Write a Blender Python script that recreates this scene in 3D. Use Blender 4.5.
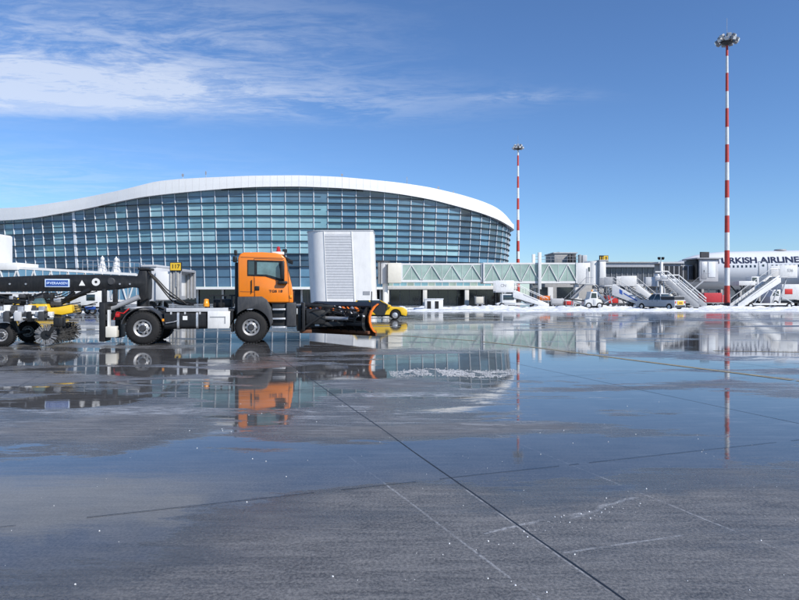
import bpy, bmesh, math, random
from mathutils import Vector, Matrix, noise
R = math.radians
random.seed(7)
for o in list(bpy.data.objects): bpy.data.objects.remove(o)
SC = bpy.context.scene
COL = SC.collection

# ---------------------------------------------------------------- camera, sky, sun, exposure
EYE, HZ, F = 1.6, 295.0, 600.0          # eye height, horizon row and focal length (799x600 photo pixels)
cam = bpy.data.objects.new('camera', bpy.data.cameras.new('camera')); COL.objects.link(cam)
cam.location = (0, 0, EYE); cam.rotation_euler = (R(90), 0, 0)
cam.data.sensor_width = 36.0; cam.data.lens = 36.0 * F / 799.0
cam.data.shift_y = -(300 - HZ) / 799.0
cam.data.clip_start = 0.1; cam.data.clip_end = 6000
SC.camera = cam

SUN_AZ, SUN_EL = 132.0, 37.0            # degrees clockwise from +Y (view direction), elevation
sd = Vector((math.sin(R(SUN_AZ)) * math.cos(R(SUN_EL)), math.cos(R(SUN_AZ)) * math.cos(R(SUN_EL)), math.sin(R(SUN_EL))))
sl = bpy.data.lights.new('sun', 'SUN'); sl.energy = 4.6; sl.angle = R(0.53); sl.color = (1.0, 0.955, 0.88)
sun = bpy.data.objects.new('sun', sl); COL.objects.link(sun)
sun.rotation_euler = sd.to_track_quat('Z', 'Y').to_euler(); sun.location = (60, -60, 60)

W = bpy.data.worlds.new('World'); SC.world = W; W.use_nodes = True
def build_world():
    nt = W.node_tree; N = nt.nodes; Lk = nt.links; N.clear()
    out = N.new('ShaderNodeOutputWorld'); bg = N.new('ShaderNodeBackground'); bg.inputs[1].default_value = 0.120
    sky = N.new('ShaderNodeTexSky'); sky.sky_type = 'NISHITA'; sky.sun_disc = False
    sky.sun_elevation = R(SUN_EL); sky.sun_rotation = R(SUN_AZ)
    sky.altitude = 100; sky.air_density = 1.0; sky.dust_density = 0.15; sky.ozone_density = 4.0
    tc = N.new('ShaderNodeTexCoord'); sep = N.new('ShaderNodeSeparateXYZ'); Lk.new(tc.outputs['Generated'], sep.inputs[0])
    def M(op, a, b=None, c=None, clamp=False):
        n = N.new('ShaderNodeMath'); n.operation = op; n.use_clamp = clamp
        for i, v in enumerate((a, b, c)):
            if v is None: continue
            if isinstance(v, (int, float)): n.inputs[i].default_value = v
            else: Lk.new(v, n.inputs[i])
        return n.outputs[0]
    z = M('MAXIMUM', sep.outputs[2], 0.02)
    u = M('DIVIDE', sep.outputs[0], z); v = M('DIVIDE', sep.outputs[1], z)
    comb = N.new('ShaderNodeCombineXYZ'); Lk.new(u, comb.inputs[0]); Lk.new(v, comb.inputs[1])
    def nz(scale, detail, rough, sx, sy, off, rot=0.0, dist=0.0):
        mp = N.new('ShaderNodeMapping'); mp.inputs[1].default_value = off; mp.inputs[2].default_value = (0, 0, rot); mp.inputs[3].default_value = (sx, sy, 1)
        Lk.new(comb.outputs[0], mp.inputs[0])
        t = N.new('ShaderNodeTexNoise'); t.inputs['Scale'].default_value = scale; t.inputs['Detail'].default_value = detail
        t.inputs['Roughness'].default_value = rough; t.inputs['Distortion'].default_value = dist
        Lk.new(mp.outputs[0], t.inputs['Vector']); return t.outputs[0]
    def ramp(x, a, b):
        mr = N.new('ShaderNodeMapRange'); mr.interpolation_type = 'SMOOTHSTEP'
        mr.inputs[1].default_value = a; mr.inputs[2].default_value = b; Lk.new(x, mr.inputs[0]); return mr.outputs[0]
    def gauss(x, c, s):
        d = M('DIVIDE', M('SUBTRACT', x, c), s); return M('EXPONENT', M('MULTIPLY', M('MULTIPLY', d, d), -1.0))
    wisp = nz(2.6, 9, 0.64, 0.65, 1.1, (0.3, 1.7, 0), R(14), 0.9)
    fine = nz(11.0, 8, 0.68, 0.6, 1.5, (4.1, 0.2, 0), R(-20), 1.2)
    big = nz(0.35, 3, 0.5, 1, 1, (7.0, 2.5, 0))
    tex = M('ADD', M('MULTIPLY', wisp, 0.7), M('MULTIPLY', fine, 0.3))
    # main bank: a band of cirrus that thins towards the right, then a fainter veil above it
    vline = M('ADD', v, M('MULTIPLY', M('ADD', u, 2.0), -0.10))
    edge = M('ADD', v, M('MULTIPLY', M('SUBTRACT', wisp, 0.5), 0.7))
    core = M('MULTIPLY', M('MULTIPLY', ramp(edge, 2.35, 2.75), M('SUBTRACT', 1.0, ramp(edge, 3.15, 3.42))), M('SUBTRACT', 1.0, ramp(M('ADD', u, M('MULTIPLY', wisp, 0.8)), -1.15, -0.05)))
    band = M('MULTIPLY', gauss(vline, 2.90, 0.34), M('SUBTRACT', 1.0, ramp(u, -1.6, 1.0)))
    tail = M('MULTIPLY', M('MULTIPLY', gauss(v, 3.02, 0.10), gauss(u, 0.62, 0.32)), 0.32)
    veil = M('MULTIPLY', M('MULTIPLY', gauss(v, 2.35, 0.42), M('SUBTRACT', 1.0, ramp(u, -1.3, 0.4))), 0.62)
    low = M('MULTIPLY', M('MULTIPLY', gauss(v, 5.2, 1.3), M('SUBTRACT', 1.0, ramp(u, -4.2, 0.3))), 0.30)
    rest = M('MULTIPLY', M('MULTIPLY', ramp(big, 0.52, 0.75), 0.5), M('SUBTRACT', 1.0, ramp(v, -0.5, 1.2)))
    cover = M('ADD', M('ADD', M('ADD', band, tail), M('ADD', veil, low)), rest)
    dens = M('MULTIPLY', cover, ramp(tex, 0.40, 0.62), clamp=True)
    dens = M('ADD', dens, M('MULTIPLY', core, M('ADD', M('MULTIPLY', fine, 0.5), 0.42)), clamp=True)
    mix = N.new('ShaderNodeMixRGB'); mix.inputs[2].default_value = (6.6, 7.0, 7.7, 1)
    Lk.new(M('MULTIPLY', dens, 0.62), mix.inputs[0]); tint = N.new('ShaderNodeMixRGB'); tint.blend_type = 'MULTIPLY'; tint.inputs[0].default_value = 1.0; tint.inputs[2].default_value = (0.735, 0.905, 1.12, 1)
    Lk.new(sky.outputs[0], tint.inputs[1]); Lk.new(tint.outputs[0], mix.inputs[1])
    Lk.new(mix.outputs[0], bg.inputs[0]); Lk.new(bg.outputs[0], out.inputs[0])
build_world()
SC.view_settings.view_transform = 'Standard'; SC.view_settings.look = 'None'
SC.view_settings.exposure = 0.15; SC.view_settings.gamma = 1.0; SC.view_settings.use_curve_mapping = False
SC.render.engine = 'CYCLES'
SC.cycles.max_bounces = 6; SC.cycles.diffuse_bounces = 2; SC.cycles.glossy_bounces = 4; SC.cycles.transmission_bounces = 2
SC.cycles.caustics_reflective = False; SC.cycles.caustics_refractive = False

# ---------------------------------------------------------------- helpers
def gx(px, D): return (px - 399.5) / F * D
def gz(py, D): return EYE + (HZ - py) / F * D
def tag(o, label=None, cat=None, group=None, kind=None):
    for k, v in (('label', label), ('category', cat), ('group', group), ('kind', kind)):
        if v: o[k] = v
    return o
def thing(name, label, cat, loc=(0, 0, 0), rotz=0.0, group=None):
    o = bpy.data.objects.new(name, None); COL.objects.link(o); o.empty_display_size = 0.3
    o.location = loc; o.rotation_euler = (0, 0, rotz); return tag(o, label, cat, group)
def V(*a): return Vector(a)

class MB:
    def __init__(s): s.v = []; s.f = []
    def add(s, vs, fs):
        b = len(s.v); s.v += [tuple(p) for p in vs]; s.f += [tuple(i + b for i in f) for f in fs]; return s
    def box(s, x0, x1, y0, y1, z0, z1):
        vs = [(x, y, z) for z in (z0, z1) for y in (y0, y1) for x in (x0, x1)]
        return s.add(vs, [(0, 2, 3, 1), (4, 5, 7, 6), (0, 1, 5, 4), (2, 6, 7, 3), (0, 4, 6, 2), (1, 3, 7, 5)])
    def hexa(s, b, t):
        return s.add(list(b) + list(t), [(3, 2, 1, 0), (4, 5, 6, 7), (0, 1, 5, 4), (1, 2, 6, 5), (2, 3, 7, 6), (3, 0, 4, 7)])
    def bar(s, p, q, w, h=None, up=(0, 0, 1)):
        p, q = Vector(p), Vector(q); h = h or w; d = (q - p).normalized(); up = Vector(up)
        if abs(d.dot(up)) > 0.98: up = Vector((0, 1, 0)) if abs(d.y) < 0.9 else Vector((1, 0, 0))
        a = d.cross(up).normalized() * (w / 2); b = a.cross(d).normalized() * (h / 2)
        return s.hexa([p - a - b, p + a - b, p + a + b, p - a + b], [q - a - b, q + a - b, q + a + b, q - a + b])
    def tube(s, p, q, r0, r1=None, n=10):
        p, q = Vector(p), Vector(q); r1 = r0 if r1 is None else r1; d = (q - p).normalized()
        a = d.orthogonal().normalized(); b = d.cross(a)
        vs = []
        for c, r in ((p, r0), (q, r1)):
            vs += [c + (a * math.cos(2 * math.pi * i / n) + b * math.sin(2 * math.pi * i / n)) * r for i in range(n)]
        return s.add(vs, [(i, (i + 1) % n, n + (i + 1) % n, n + i) for i in range(n)] + [tuple(range(n))[::-1], tuple(range(n, 2 * n))])
    def path(s, pts, r, n=6):
        for a, b in zip(pts[:-1], pts[1:]): s.tube(a, b, r, r, n)
        return s
    def prism(s, poly, y0, y1):          # polygon in xz, pushed along y
        n = len(poly); vs = [(x, y0, z) for x, z in poly] + [(x, y1, z) for x, z in poly]
        return s.add(vs, [tuple(range(n)), tuple(range(2 * n - 1, n - 1, -1))] + [(i, n + i, n + (i + 1) % n, (i + 1) % n) for i in range(n)])
    def slab(s, poly, z0, z1):           # polygon in xy, pushed along z
        n = len(poly); vs = [(x, y, z0) for x, y in poly] + [(x, y, z1) for x, y in poly]
        return s.add(vs, [tuple(range(n))[::-1], tuple(range(n, 2 * n))] + [(i, (i + 1) % n, n + (i + 1) % n, n + i) for i in range(n)])
    def lathe(s, prof, c=(0, 0, 0), axis='y', n=28):   # prof: (radius, along)
        c = Vector(c); m = len(prof); vs = []
        for i in range(n):
            a = 2 * math.pi * i / n; ca, sa = math.cos(a), math.sin(a)
            for r, t in prof:
                vs.append(c + (Vector((r * ca, t, r * sa)) if axis == 'y' else Vector((r * ca, r * sa, t)) if axis == 'z' else Vector((t, r * ca, r * sa))))
        fs = [(i * m + j, i * m + j + 1, ((i + 1) % n) * m + j + 1, ((i + 1) % n) * m + j) for i in range(n) for j in range(m - 1)]
        return s.add(vs, fs)
    def rings(s, rs, caps=True, closed=True):
        m = len(rs[0]); b = [p for r in rs for p in r]
        k = m if closed else m - 1
        fs = [(i * m + j, i * m + (j + 1) % m, (i + 1) * m + (j + 1) % m, (i + 1) * m + j) for i in range(len(rs) - 1) for j in range(k)]
        if caps and closed: fs += [tuple(range(m))[::-1], tuple(range((len(rs) - 1) * m, len(rs) * m))]
        return s.add(b, fs)
    def mesh(s, name, mat, bevel=0, seg=2, smooth=35):
        me = bpy.data.meshes.new(name); me.from_pydata(s.v, [], s.f)
        bm = bmesh.new(); bm.from_mesh(me); bmesh.ops.recalc_face_normals(bm, faces=bm.faces)
        if bevel:
            es = [e for e in bm.edges if len(e.link_faces) == 2 and e.calc_face_angle(0) > 0.5]
            bmesh.ops.bevel(bm, geom=es, offset=bevel, segments=seg, affect='EDGES', profile=0.5, clamp_overlap=True)
        bm.to_mesh(me); bm.free()
        if mat: me.materials.append(mat)
        if smooth:
            me.polygons.foreach_set('use_smooth', [True] * len(me.polygons)); me.set_sharp_from_angle(angle=R(smooth))
        return me
    def build(s, name, mat, parent=None, bevel=0, seg=2, smooth=35, loc=None):
        return link(name, s.mesh(name, mat, bevel, seg, smooth), parent, loc)
def link(name, me, parent=None, loc=None, rot=None):
    o = bpy.data.objects.new(name, me); COL.objects.link(o)
    if parent: o.parent = parent
    if loc: o.location = loc
    if rot: o.rotation_euler = rot
    return o
def text(name, s, size, mat, parent, loc, rot=(R(90), 0, 0), ext=0.002, sx=1.0, bold=0.0, raw=False):
    c = bpy.data.curves.new(name, 'FONT'); c.body = s; c.size = size; c.extrude = ext; c.align_x = 'CENTER'; c.align_y = 'CENTER'; c.offset = bold
    t = bpy.data.objects.new(name, c); COL.objects.link(t)
    bpy.context.view_layer.update()
    me = bpy.data.meshes.new_from_object(t.evaluated_get(bpy.context.evaluated_depsgraph_get())); bpy.data.objects.remove(t)
    me.name = name; me.materials.clear(); me.materials.append(mat)
    for v in me.vertices: v.co.x *= sx
    if raw: return me
    return link(name, me, parent, loc, rot)

def mat(name, col, rough=0.5, metal=0.0, var=0.12, scale=2.5, bump=0.0, bscale=40, spec=0.5, coat=0.0, dirt=None, dirt_amt=0.3, trans=0.0, rvar=0.1, stretch=(1, 1, 1), emit=None):
    m = bpy.data.materials.new(name); m.use_nodes = True; nt = m.node_tree; N = nt.nodes; Lk = nt.links
    b = N['Principled BSDF']; tc = N.new('ShaderNodeTexCoord'); mp = N.new('ShaderNodeMapping'); mp.inputs[3].default_value = stretch
    geo = N.new('ShaderNodeNewGeometry'); Lk.new(geo.outputs['Position'], mp.inputs[0])
    n1 = N.new('ShaderNodeTexNoise'); n1.inputs['Scale'].default_value = scale; n1.inputs['Detail'].default_value = 6; n1.inputs['Roughness'].default_value = 0.6
    Lk.new(mp.outputs[0], n1.inputs['Vector'])
    cr = N.new('ShaderNodeValToRGB'); cr.color_ramp.elements[0].position = 0.25; cr.color_ramp.elements[1].position = 0.75
    c0 = tuple(max(0, c * (1 - var)) for c in col); c1 = tuple(min(1, c * (1 + var)) for c in col)
    cr.color_ramp.elements[0].color = (*c0, 1); cr.color_ramp.elements[1].color = (*c1, 1)
    Lk.new(n1.outputs[0], cr.inputs[0]); colout = cr.outputs[0]
    if dirt:
        n2 = N.new('ShaderNodeTexNoise'); n2.inputs['Scale'].default_value = scale * 3.1; n2.inputs['Detail'].default_value = 8; n2.inputs['Roughness'].default_value = 0.7
        mp2 = N.new('ShaderNodeMapping'); mp2.inputs[3].default_value = (1, 1, 0.25); Lk.new(geo.outputs['Position'], mp2.inputs[0]); Lk.new(mp2.outputs[0], n2.inputs['Vector'])
        r2 = N.new('ShaderNodeMapRange'); r2.inputs[1].default_value = 0.45; r2.inputs[2].default_value = 0.75; r2.inputs[4].default_value = dirt_amt; Lk.new(n2.outputs[0], r2.inputs[0])
        mx = N.new('ShaderNodeMixRGB'); mx.inputs[2].default_value = (*dirt, 1); Lk.new(r2.outputs[0], mx.inputs[0]); Lk.new(colout, mx.inputs[1]); colout = mx.outputs[0]
    Lk.new(colout, b.inputs['Base Color'])
    rr = N.new('ShaderNodeMapRange'); rr.inputs[3].default_value = max(0.02, rough - rvar * rough); rr.inputs[4].default_value = min(1, rough + rvar * rough * 2)
    Lk.new(n1.outputs[0], rr.inputs[0]); Lk.new(rr.outputs[0], b.inputs['Roughness'])
    b.inputs['Metallic'].default_value = metal; b.inputs['Specular IOR Level'].default_value = spec
    b.inputs['Coat Weight'].default_value = coat; b.inputs['Transmission Weight'].default_value = trans
    if emit: b.inputs['Emission Color'].default_value = (*emit[0], 1); b.inputs['Emission Strength'].default_value = emit[1]
    if bump:
        n3 = N.new('ShaderNodeTexNoise'); n3.inputs['Scale'].default_value = bscale; n3.inputs['Detail'].default_value = 4
        Lk.new(mp.outputs[0], n3.inputs['Vector'])
        bp = N.new('ShaderNodeBump'); bp.inputs['Strength'].default_value = bump; bp.inputs['Distance'].default_value = 0.02
        Lk.new(n3.outputs[0], bp.inputs['Height']); Lk.new(bp.outputs[0], b.inputs['Normal'])
    return m

G = dict(
 white=mat('white_panel', (0.75, 0.745, 0.73), 0.45, var=0.05, scale=0.8, dirt=(0.45, 0.44, 0.42), dirt_amt=0.25),
 fascia=mat('fascia_cladding', (0.80, 0.80, 0.79), 0.4, var=0.03, scale=0.3, dirt=(0.6, 0.6, 0.58), dirt_amt=0.18),
 whitepaint=mat('white_paint', (0.72, 0.72, 0.71), 0.35, var=0.06, dirt=(0.3, 0.28, 0.26), dirt_amt=0.3),
 steel=mat('galvanised_steel', (0.42, 0.43, 0.45), 0.45, metal=0.6, var=0.15, scale=6),
 silver=mat('bright_metal', (0.62, 0.62, 0.63), 0.42, metal=0.7, var=0.2, scale=8, dirt=(0.2, 0.19, 0.18), dirt_amt=0.5),
 grey=mat('grey_paint', (0.30, 0.31, 0.33), 0.45, var=0.1, dirt=(0.15, 0.14, 0.13)),
 lgrey=mat('light_grey_panel', (0.5, 0.51, 0.53), 0.5, var=0.08, dirt=(0.3, 0.3, 0.29)),
 conc=mat('concrete_grey', (0.42, 0.41, 0.39), 0.8, var=0.15, dirt=(0.2, 0.19, 0.18)),
 dark=mat('dark_plastic', (0.040, 0.042, 0.047), 0.5, var=0.2, scale=5, dirt=(0.13, 0.12, 0.11), dirt_amt=0.3, spec=0.4),
 black=mat('black_steel', (0.013, 0.0135, 0.015), 0.42, var=0.3, scale=5, dirt=(0.07, 0.066, 0.06), dirt_amt=0.28, spec=0.35),
 rubber=mat('tyre_rubber', (0.013, 0.013, 0.014), 0.7, var=0.25, scale=9, bump=0.25, dirt=(0.05, 0.047, 0.044), dirt_amt=0.3, spec=0.3),
 orange=mat('orange_truck_paint', (0.83, 0.22, 0.008), 0.3, var=0.04, coat=0.5, dirt=(0.5, 0.18, 0.04), dirt_amt=0.22),
 plough=mat('orange_plough_paint', (0.72, 0.16, 0.01), 0.45, var=0.15, dirt=(0.12, 0.06, 0.03), dirt_amt=0.5),
 rust=mat('rusty_steel', (0.13, 0.05, 0.022), 0.7, var=0.35, scale=8),
 yellow=mat('yellow_paint', (0.80, 0.50, 0.02), 0.3, var=0.05, coat=0.4, dirt=(0.4, 0.26, 0.06), dirt_amt=0.2),
 red=mat('red_paint', (0.55, 0.03, 0.025), 0.5, var=0.1),
 mastred=mat('mast_red', (0.50, 0.05, 0.035), 0.5, var=0.1),
 navy=mat('navy_paint', (0.012, 0.02, 0.06), 0.4, var=0.1),
 blue=mat('blue_sign', (0.02, 0.07, 0.30), 0.4, var=0.05),
 paleblue=mat('sign_white_blue', (0.55, 0.66, 0.85), 0.4, var=0.03),
 carglass=mat('vehicle_glass', (0.025, 0.04, 0.045), 0.06, var=0.3, scale=1.2, spec=0.9),
 cabglass=mat('cab_glass', (0.10, 0.17, 0.18), 0.05, var=0.6, scale=2.2, spec=0.9),
 amber=mat('amber_lens', (0.85, 0.32, 0.02), 0.25, var=0.05),
 redlens=mat('red_lens', (0.45, 0.02, 0.02), 0.2, var=0.05),
 clear=mat('clear_lens', (0.75, 0.78, 0.8), 0.15, var=0.05),
 bglass=mat('bridge_glass', (0.31, 0.41, 0.365), 0.10, var=0.3, scale=0.6, spec=0.7),
 dglass=mat('dark_glazing', (0.018, 0.024, 0.030), 0.08, var=0.4, scale=0.3, spec=0.8),
 gglass=mat('concourse_glass', (0.09, 0.10, 0.115), 0.15, var=0.3, scale=0.2, spec=0.6),
 fuse=mat('aircraft_white', (0.78, 0.79, 0.80), 0.3, var=0.03, scale=0.5, coat=0.3),
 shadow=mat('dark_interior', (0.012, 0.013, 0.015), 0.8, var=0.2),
 cream=mat('cream_panel', (0.66, 0.63, 0.55), 0.5, var=0.06),
 tarp=mat('red_tarpaulin', (0.50, 0.035, 0.05), 0.65, var=0.15, bump=0.2, bscale=6),
 bristle=mat('brush_bristle', (0.06, 0.06, 0.062), 0.7, var=0.3, scale=20),
 bristlew=mat('steel_bristle', (0.27, 0.27, 0.28), 0.5, var=0.4, metal=0.3, scale=20),
 pavejoint=mat('joint_sealant', (0.012, 0.012, 0.013), 0.4, var=0.3, scale=12),
)
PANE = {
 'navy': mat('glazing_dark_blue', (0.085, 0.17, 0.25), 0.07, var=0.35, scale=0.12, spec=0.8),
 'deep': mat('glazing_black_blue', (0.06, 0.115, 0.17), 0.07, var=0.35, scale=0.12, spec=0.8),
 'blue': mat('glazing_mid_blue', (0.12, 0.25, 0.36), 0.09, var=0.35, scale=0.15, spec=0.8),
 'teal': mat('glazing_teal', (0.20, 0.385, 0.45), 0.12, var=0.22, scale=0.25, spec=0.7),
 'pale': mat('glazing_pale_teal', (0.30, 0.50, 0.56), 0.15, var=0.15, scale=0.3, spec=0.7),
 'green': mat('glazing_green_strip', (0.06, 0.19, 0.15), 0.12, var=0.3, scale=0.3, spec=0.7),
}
def snow_mat():
    m = mat('snow', (0.80, 0.82, 0.85), 0.85, var=0.08, scale=1.5, bump=0.7, bscale=5, dirt=(0.30, 0.295, 0.29), dirt_amt=0.7); return m
G['snow'] = snow_mat()
G['slush'] = mat('slush', (0.40, 0.41, 0.43), 0.6, var=0.35, scale=6, bump=0.8, bscale=25, dirt=(0.14, 0.14, 0.14), dirt_amt=0.6)

# ---------------------------------------------------------------- the apron: wet concrete
def wet_apron():
    m = bpy.data.materials.new('wet_apron_concrete'); m.use_nodes = True; nt = m.node_tree; N = nt.nodes; Lk = nt.links
    b = N['Principled BSDF']; geo = N.new('ShaderNodeNewGeometry'); P = geo.outputs['Position']
    def M(op, a, c=None, clamp=False):
        n = N.new('ShaderNodeMath'); n.operation = op; n.use_clamp = clamp
        for i, v in enumerate((a, c)):
            if v is None: continue
            if isinstance(v, (int, float)): n.inputs[i].default_value = v
            else: Lk.new(v, n.inputs[i])
        return n.outputs[0]
    def nz(scale, detail=6, rough=0.6, st=(1, 1, 1), off=(0, 0, 0), rot=0, dist=0):
        mp = N.new('ShaderNodeMapping'); mp.inputs[1].default_value = off; mp.inputs[2].default_value = (0, 0, rot); mp.inputs[3].default_value = st
        Lk.new(P, mp.inputs[0]); t = N.new('ShaderNodeTexNoise'); t.inputs['Scale'].default_value = scale; t.inputs['Detail'].default_value = detail
        t.inputs['Roughness'].default_value = rough; t.inputs['Distortion'].default_value = dist; Lk.new(mp.outputs[0], t.inputs['Vector']); return t.outputs[0]
    def ramp(x, a, c, lo=0.0, hi=1.0):
        r = N.new('ShaderNodeMapRange'); r.interpolation_type = 'SMOOTHSTEP'
        for i, v in ((1, a), (2, c), (3, lo), (4, hi)): r.inputs[i].default_value = v
        Lk.new(x, r.inputs[0]); return r.outputs[0]
    def blob(cx, cy, rx, ry, amp, rot=0):
        mp = N.new('ShaderNodeMapping'); mp.vector_type = 'TEXTURE'; mp.inputs[1].default_value = (cx, cy, 0); mp.inputs[2].default_value = (0, 0, R(rot)); mp.inputs[3].default_value = (rx, ry, 1)
        Lk.new(P, mp.inputs[0]); ln = N.new('ShaderNodeVectorMath'); ln.operation = 'LENGTH'; Lk.new(mp.outputs[0], ln.inputs[0])
        return M('MULTIPLY', ramp(ln.outputs['Value'], 0.45, 1.25, 1.0, 0.0), amp)
    sep = N.new('ShaderNodeSeparateXYZ'); Lk.new(P, sep.inputs[0]); Y = sep.outputs[1]; X = sep.outputs[0]
    # standing water: hollows of the slab (blobs) broken up by noise
    level = M('ADD', M('MULTIPLY', nz(0.33, 7, 0.62, (0.55, 1.15, 1), (3, 8, 0), R(14), 0.4), 1.5), -0.35)
    level = M('ADD', level, M('MULTIPLY', nz(2.4, 9, 0.72, (0.38, 1.6, 1), (1, 2, 0), R(8), 0.6), 0.85))
    level = M('ADD', level, M('MULTIPLY', nz(30, 4, 0.7, (0.6, 1.4, 1)), 0.22))
    level = M('ADD', level, M('MULTIPLY', M('MULTIPLY', M('SUBTRACT', nz(0.75, 6, 0.68, (0.28, 1.15, 1), (4, 1, 0), R(5), 0.7), 0.5), ramp(Y, 6.5, 11, 0.25, 1.0)), 2.1))
    level = M('ADD', level, M('MULTIPLY', M('MULTIPLY', M('SUBTRACT', nz(0.30, 5, 0.65, (0.2, 1.1, 1), (9, 5, 0), R(3), 0.5), 0.5), ramp(Y, 10, 20)), 1.6))
    level = M('ADD', level, -0.36)
    level = M('ADD', level, ramp(Y, 6.5, 16, 0.0, 0.13))
    for a in ((1.5, 6.05, 2.6, 0.75, 0.42, 6), (4.6, 8.4, 2.6, 1.7, 0.36, 0), (-1.9, 5.35, 2.6, 0.62, 0.45, 4), (-2.9, 4.4, 1.6, 0.9, 0.40, 0),
              (-4.9, 9.0, 1.0, 0.55, 0.5, 0), (-2.2, 9.0, 1.0, 3.0, 0.42, 0), (-6.3, 15, 3.0, 3.6, 0.22, 0), (3, 13.5, 5, 2.4, 0.26, 0), (12, 22, 10, 6, 0.2, 0), (0.5, 24, 6, 6, 0.2, 0),
              (3.3, 8.2, 1.0, 0.42, -0.55, 5), (0.7, 7.15, 2.0, 0.36, -0.42, 8), (-3.4, 7.25, 1.9, 0.8, -0.26, 0), (-1.0, 7.0, 1.0, 0.4, -0.2, 0), (1.2, 3.6, 2.6, 1.25, -0.40, 10),
              (2.7, 4.6, 1.6, 0.42, -0.30, 8), (0.0, 4.75, 0.8, 0.3, -0.25, 8), (-0.2, 10.8, 1.4, 0.7, -0.22, 0), (-7.5, 11.5, 2.5, 0.8, -0.28, 0)):
        level = M('ADD', level, blob(*a))
    pud = ramp(level, 0.555, 0.665)
    damp = ramp(level, 0.20, 0.56)
    # colour
    mott = nz(1.3, 6, 0.7, (1, 1, 1), (0, 0, 0)); grain = nz(48, 4, 0.75)
    brush = nz(14, 5, 0.7, (0.12, 1.0, 1), (0, 0, 0), R(-19))
    cr = N.new('ShaderNodeValToRGB'); e = cr.color_ramp.elements
    e[0].position = 0.22; e[0].color = (0.045, 0.044, 0.044, 1); e[1].position = 0.72; e[1].color = (0.23, 0.223, 0.217, 1)
    Lk.new(M('ADD', M('MULTIPLY', mott, 0.50), M('ADD', M('MULTIPLY', ramp(grain, 0.36, 0.66), 0.30), M('MULTIPLY', ramp(brush, 0.35, 0.65), 0.15))), cr.inputs[0])
    wet = N.new('ShaderNodeMixRGB'); wet.inputs[2].default_value = (0.042, 0.043, 0.047, 1); Lk.new(M('MULTIPLY', damp, 0.6), wet.inputs[0]); Lk.new(cr.outputs[0], wet.inputs[1])
    # slush smears left by the plough and thin frozen film
    sm = nz(0.9, 9, 0.72, (0.28, 1.7, 1), (5, 1, 0), R(6), 0.7)
    zone = M('ADD', ramp(Y, 5.8, 9.5, 0.0, 1.0), M('MULTIPLY', ramp(Y, 38, 56), 1.2))
    slush = M('MULTIPLY', ramp(M('ADD', sm, M('MULTIPLY', ramp(Y, 34, 60), 0.18)), 0.55, 0.72), M('MULTIPLY', zone, 0.7), True)
    fl = M('MULTIPLY', ramp(nz(9, 5, 0.6, (0.7, 1.2, 1), (9, 9, 0)), 0.70, 0.76), 0.35)
    slush = M('MAXIMUM', slush, M('MULTIPLY', fl, ramp(mott, 0.5, 0.62)))
    # mid-field: frozen smears in short streaks
    st = nz(5.5, 7, 0.75, (0.22, 1.5, 1), (2, 7, 0), R(4), 0.6)
    stm = M('MULTIPLY', ramp(st, 0.52, 0.66), M('MULTIPLY', ramp(Y, 6.2, 8.2), ramp(Y, 16, 26, 0.8, 0.5)))
    slush = M('MAXIMUM', slush, M('MULTIPLY', stm, ramp(nz(0.5, 3, 0.5, (1, 1, 1), (3, 3, 0)), 0.36, 0.56)))
    ice = M('MULTIPLY', ramp(nz(9, 6, 0.75, (0.4, 1.6, 1), (1, 4, 0)), 0.42, 0.60), M('MAXIMUM', M('MAXIMUM', blob(1.15, 12.3, 1.7, 0.55, .85), blob(0.2, 9.6, 1.5, 0.30, .75)), M('MAXIMUM', blob(-3.6, 8.3, 1.4, 0.35, .6), blob(4.6, 12.9, 1.3, 0.25, .6))))
    slush = M('MAXIMUM', slush, ice)
    # scrape lines of the plough blade and frost along the joints
    brk = M('MULTIPLY', ramp(nz(26, 5, 0.8), 0.36, 0.62), ramp(nz(1.7, 3, 0.6, (1, 1, 1), (6, 0, 0)), 0.34, 0.52))
    for (ax, ay, bx, by, wd, am) in ((-0.61, 6.19, 0.80, 3.0, 0.013, .5), (1.06, 7.0, 2.75, 2.9, 0.012, .5), (0.55, 4.02, 1.35, 4.42, 0.022, .6), (1.0, 3.72, 1.9, 4.0, 0.014, .5), (1.2, 4.3, 1.9, 4.75, 0.03, .4), (0.52, 5.0, 1.25, 2.9, 0.012, .55)):
        mp = N.new('ShaderNodeMapping'); mp.vector_type = 'TEXTURE'; mp.inputs[1].default_value = ((ax + bx) / 2, (ay + by) / 2, 0)
        ln_ = math.hypot(bx - ax, by - ay) / 2; mp.inputs[2].default_value = (0, 0, math.atan2(by - ay, bx - ax)); mp.inputs[3].default_value = (ln_, wd, 1)
        Lk.new(P, mp.inputs[0]); sp = N.new('ShaderNodeSeparateXYZ'); Lk.new(mp.outputs[0], sp.inputs[0])
        wob = M('MULTIPLY', M('SUBTRACT', nz(2.5, 5, 0.6), 0.5), 2.0 if wd < .02 else 7.0)
        msk = M('MULTIPLY', ramp(M('ABSOLUTE', M('ADD', sp.outputs[1], wob)), 0.3, 1.0, 1.0, 0.0), ramp(M('ABSOLUTE', sp.outputs[0]), 0.9, 1.0, 1.0, 0.0))
        slush = M('MAXIMUM', slush, M('MULTIPLY', M('MULTIPLY', msk, brk), am))
    slush = M('MULTIPLY', slush, M('SUBTRACT', 1.0, M('MULTIPLY', pud, 0.75)))
    wh = N.new('ShaderNodeMixRGB'); wh.inputs[2].default_value = (0.50, 0.51, 0.53, 1); Lk.new(slush, wh.inputs[0]); Lk.new(wet.outputs[0], wh.inputs[1])
    Lk.new(wh.outputs[0], b.inputs['Base Color'])
    rg = M('ADD', M('MULTIPLY', M('SUBTRACT', 1.0, damp), 0.27), 0.20)
    rg = M('ADD', rg, M('MULTIPLY', M('SUBTRACT', mott, 0.5), 0.35))
    rg = M('ADD', rg, M('MULTIPLY', M('SUBTRACT', grain, 0.5), 0.5))
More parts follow.
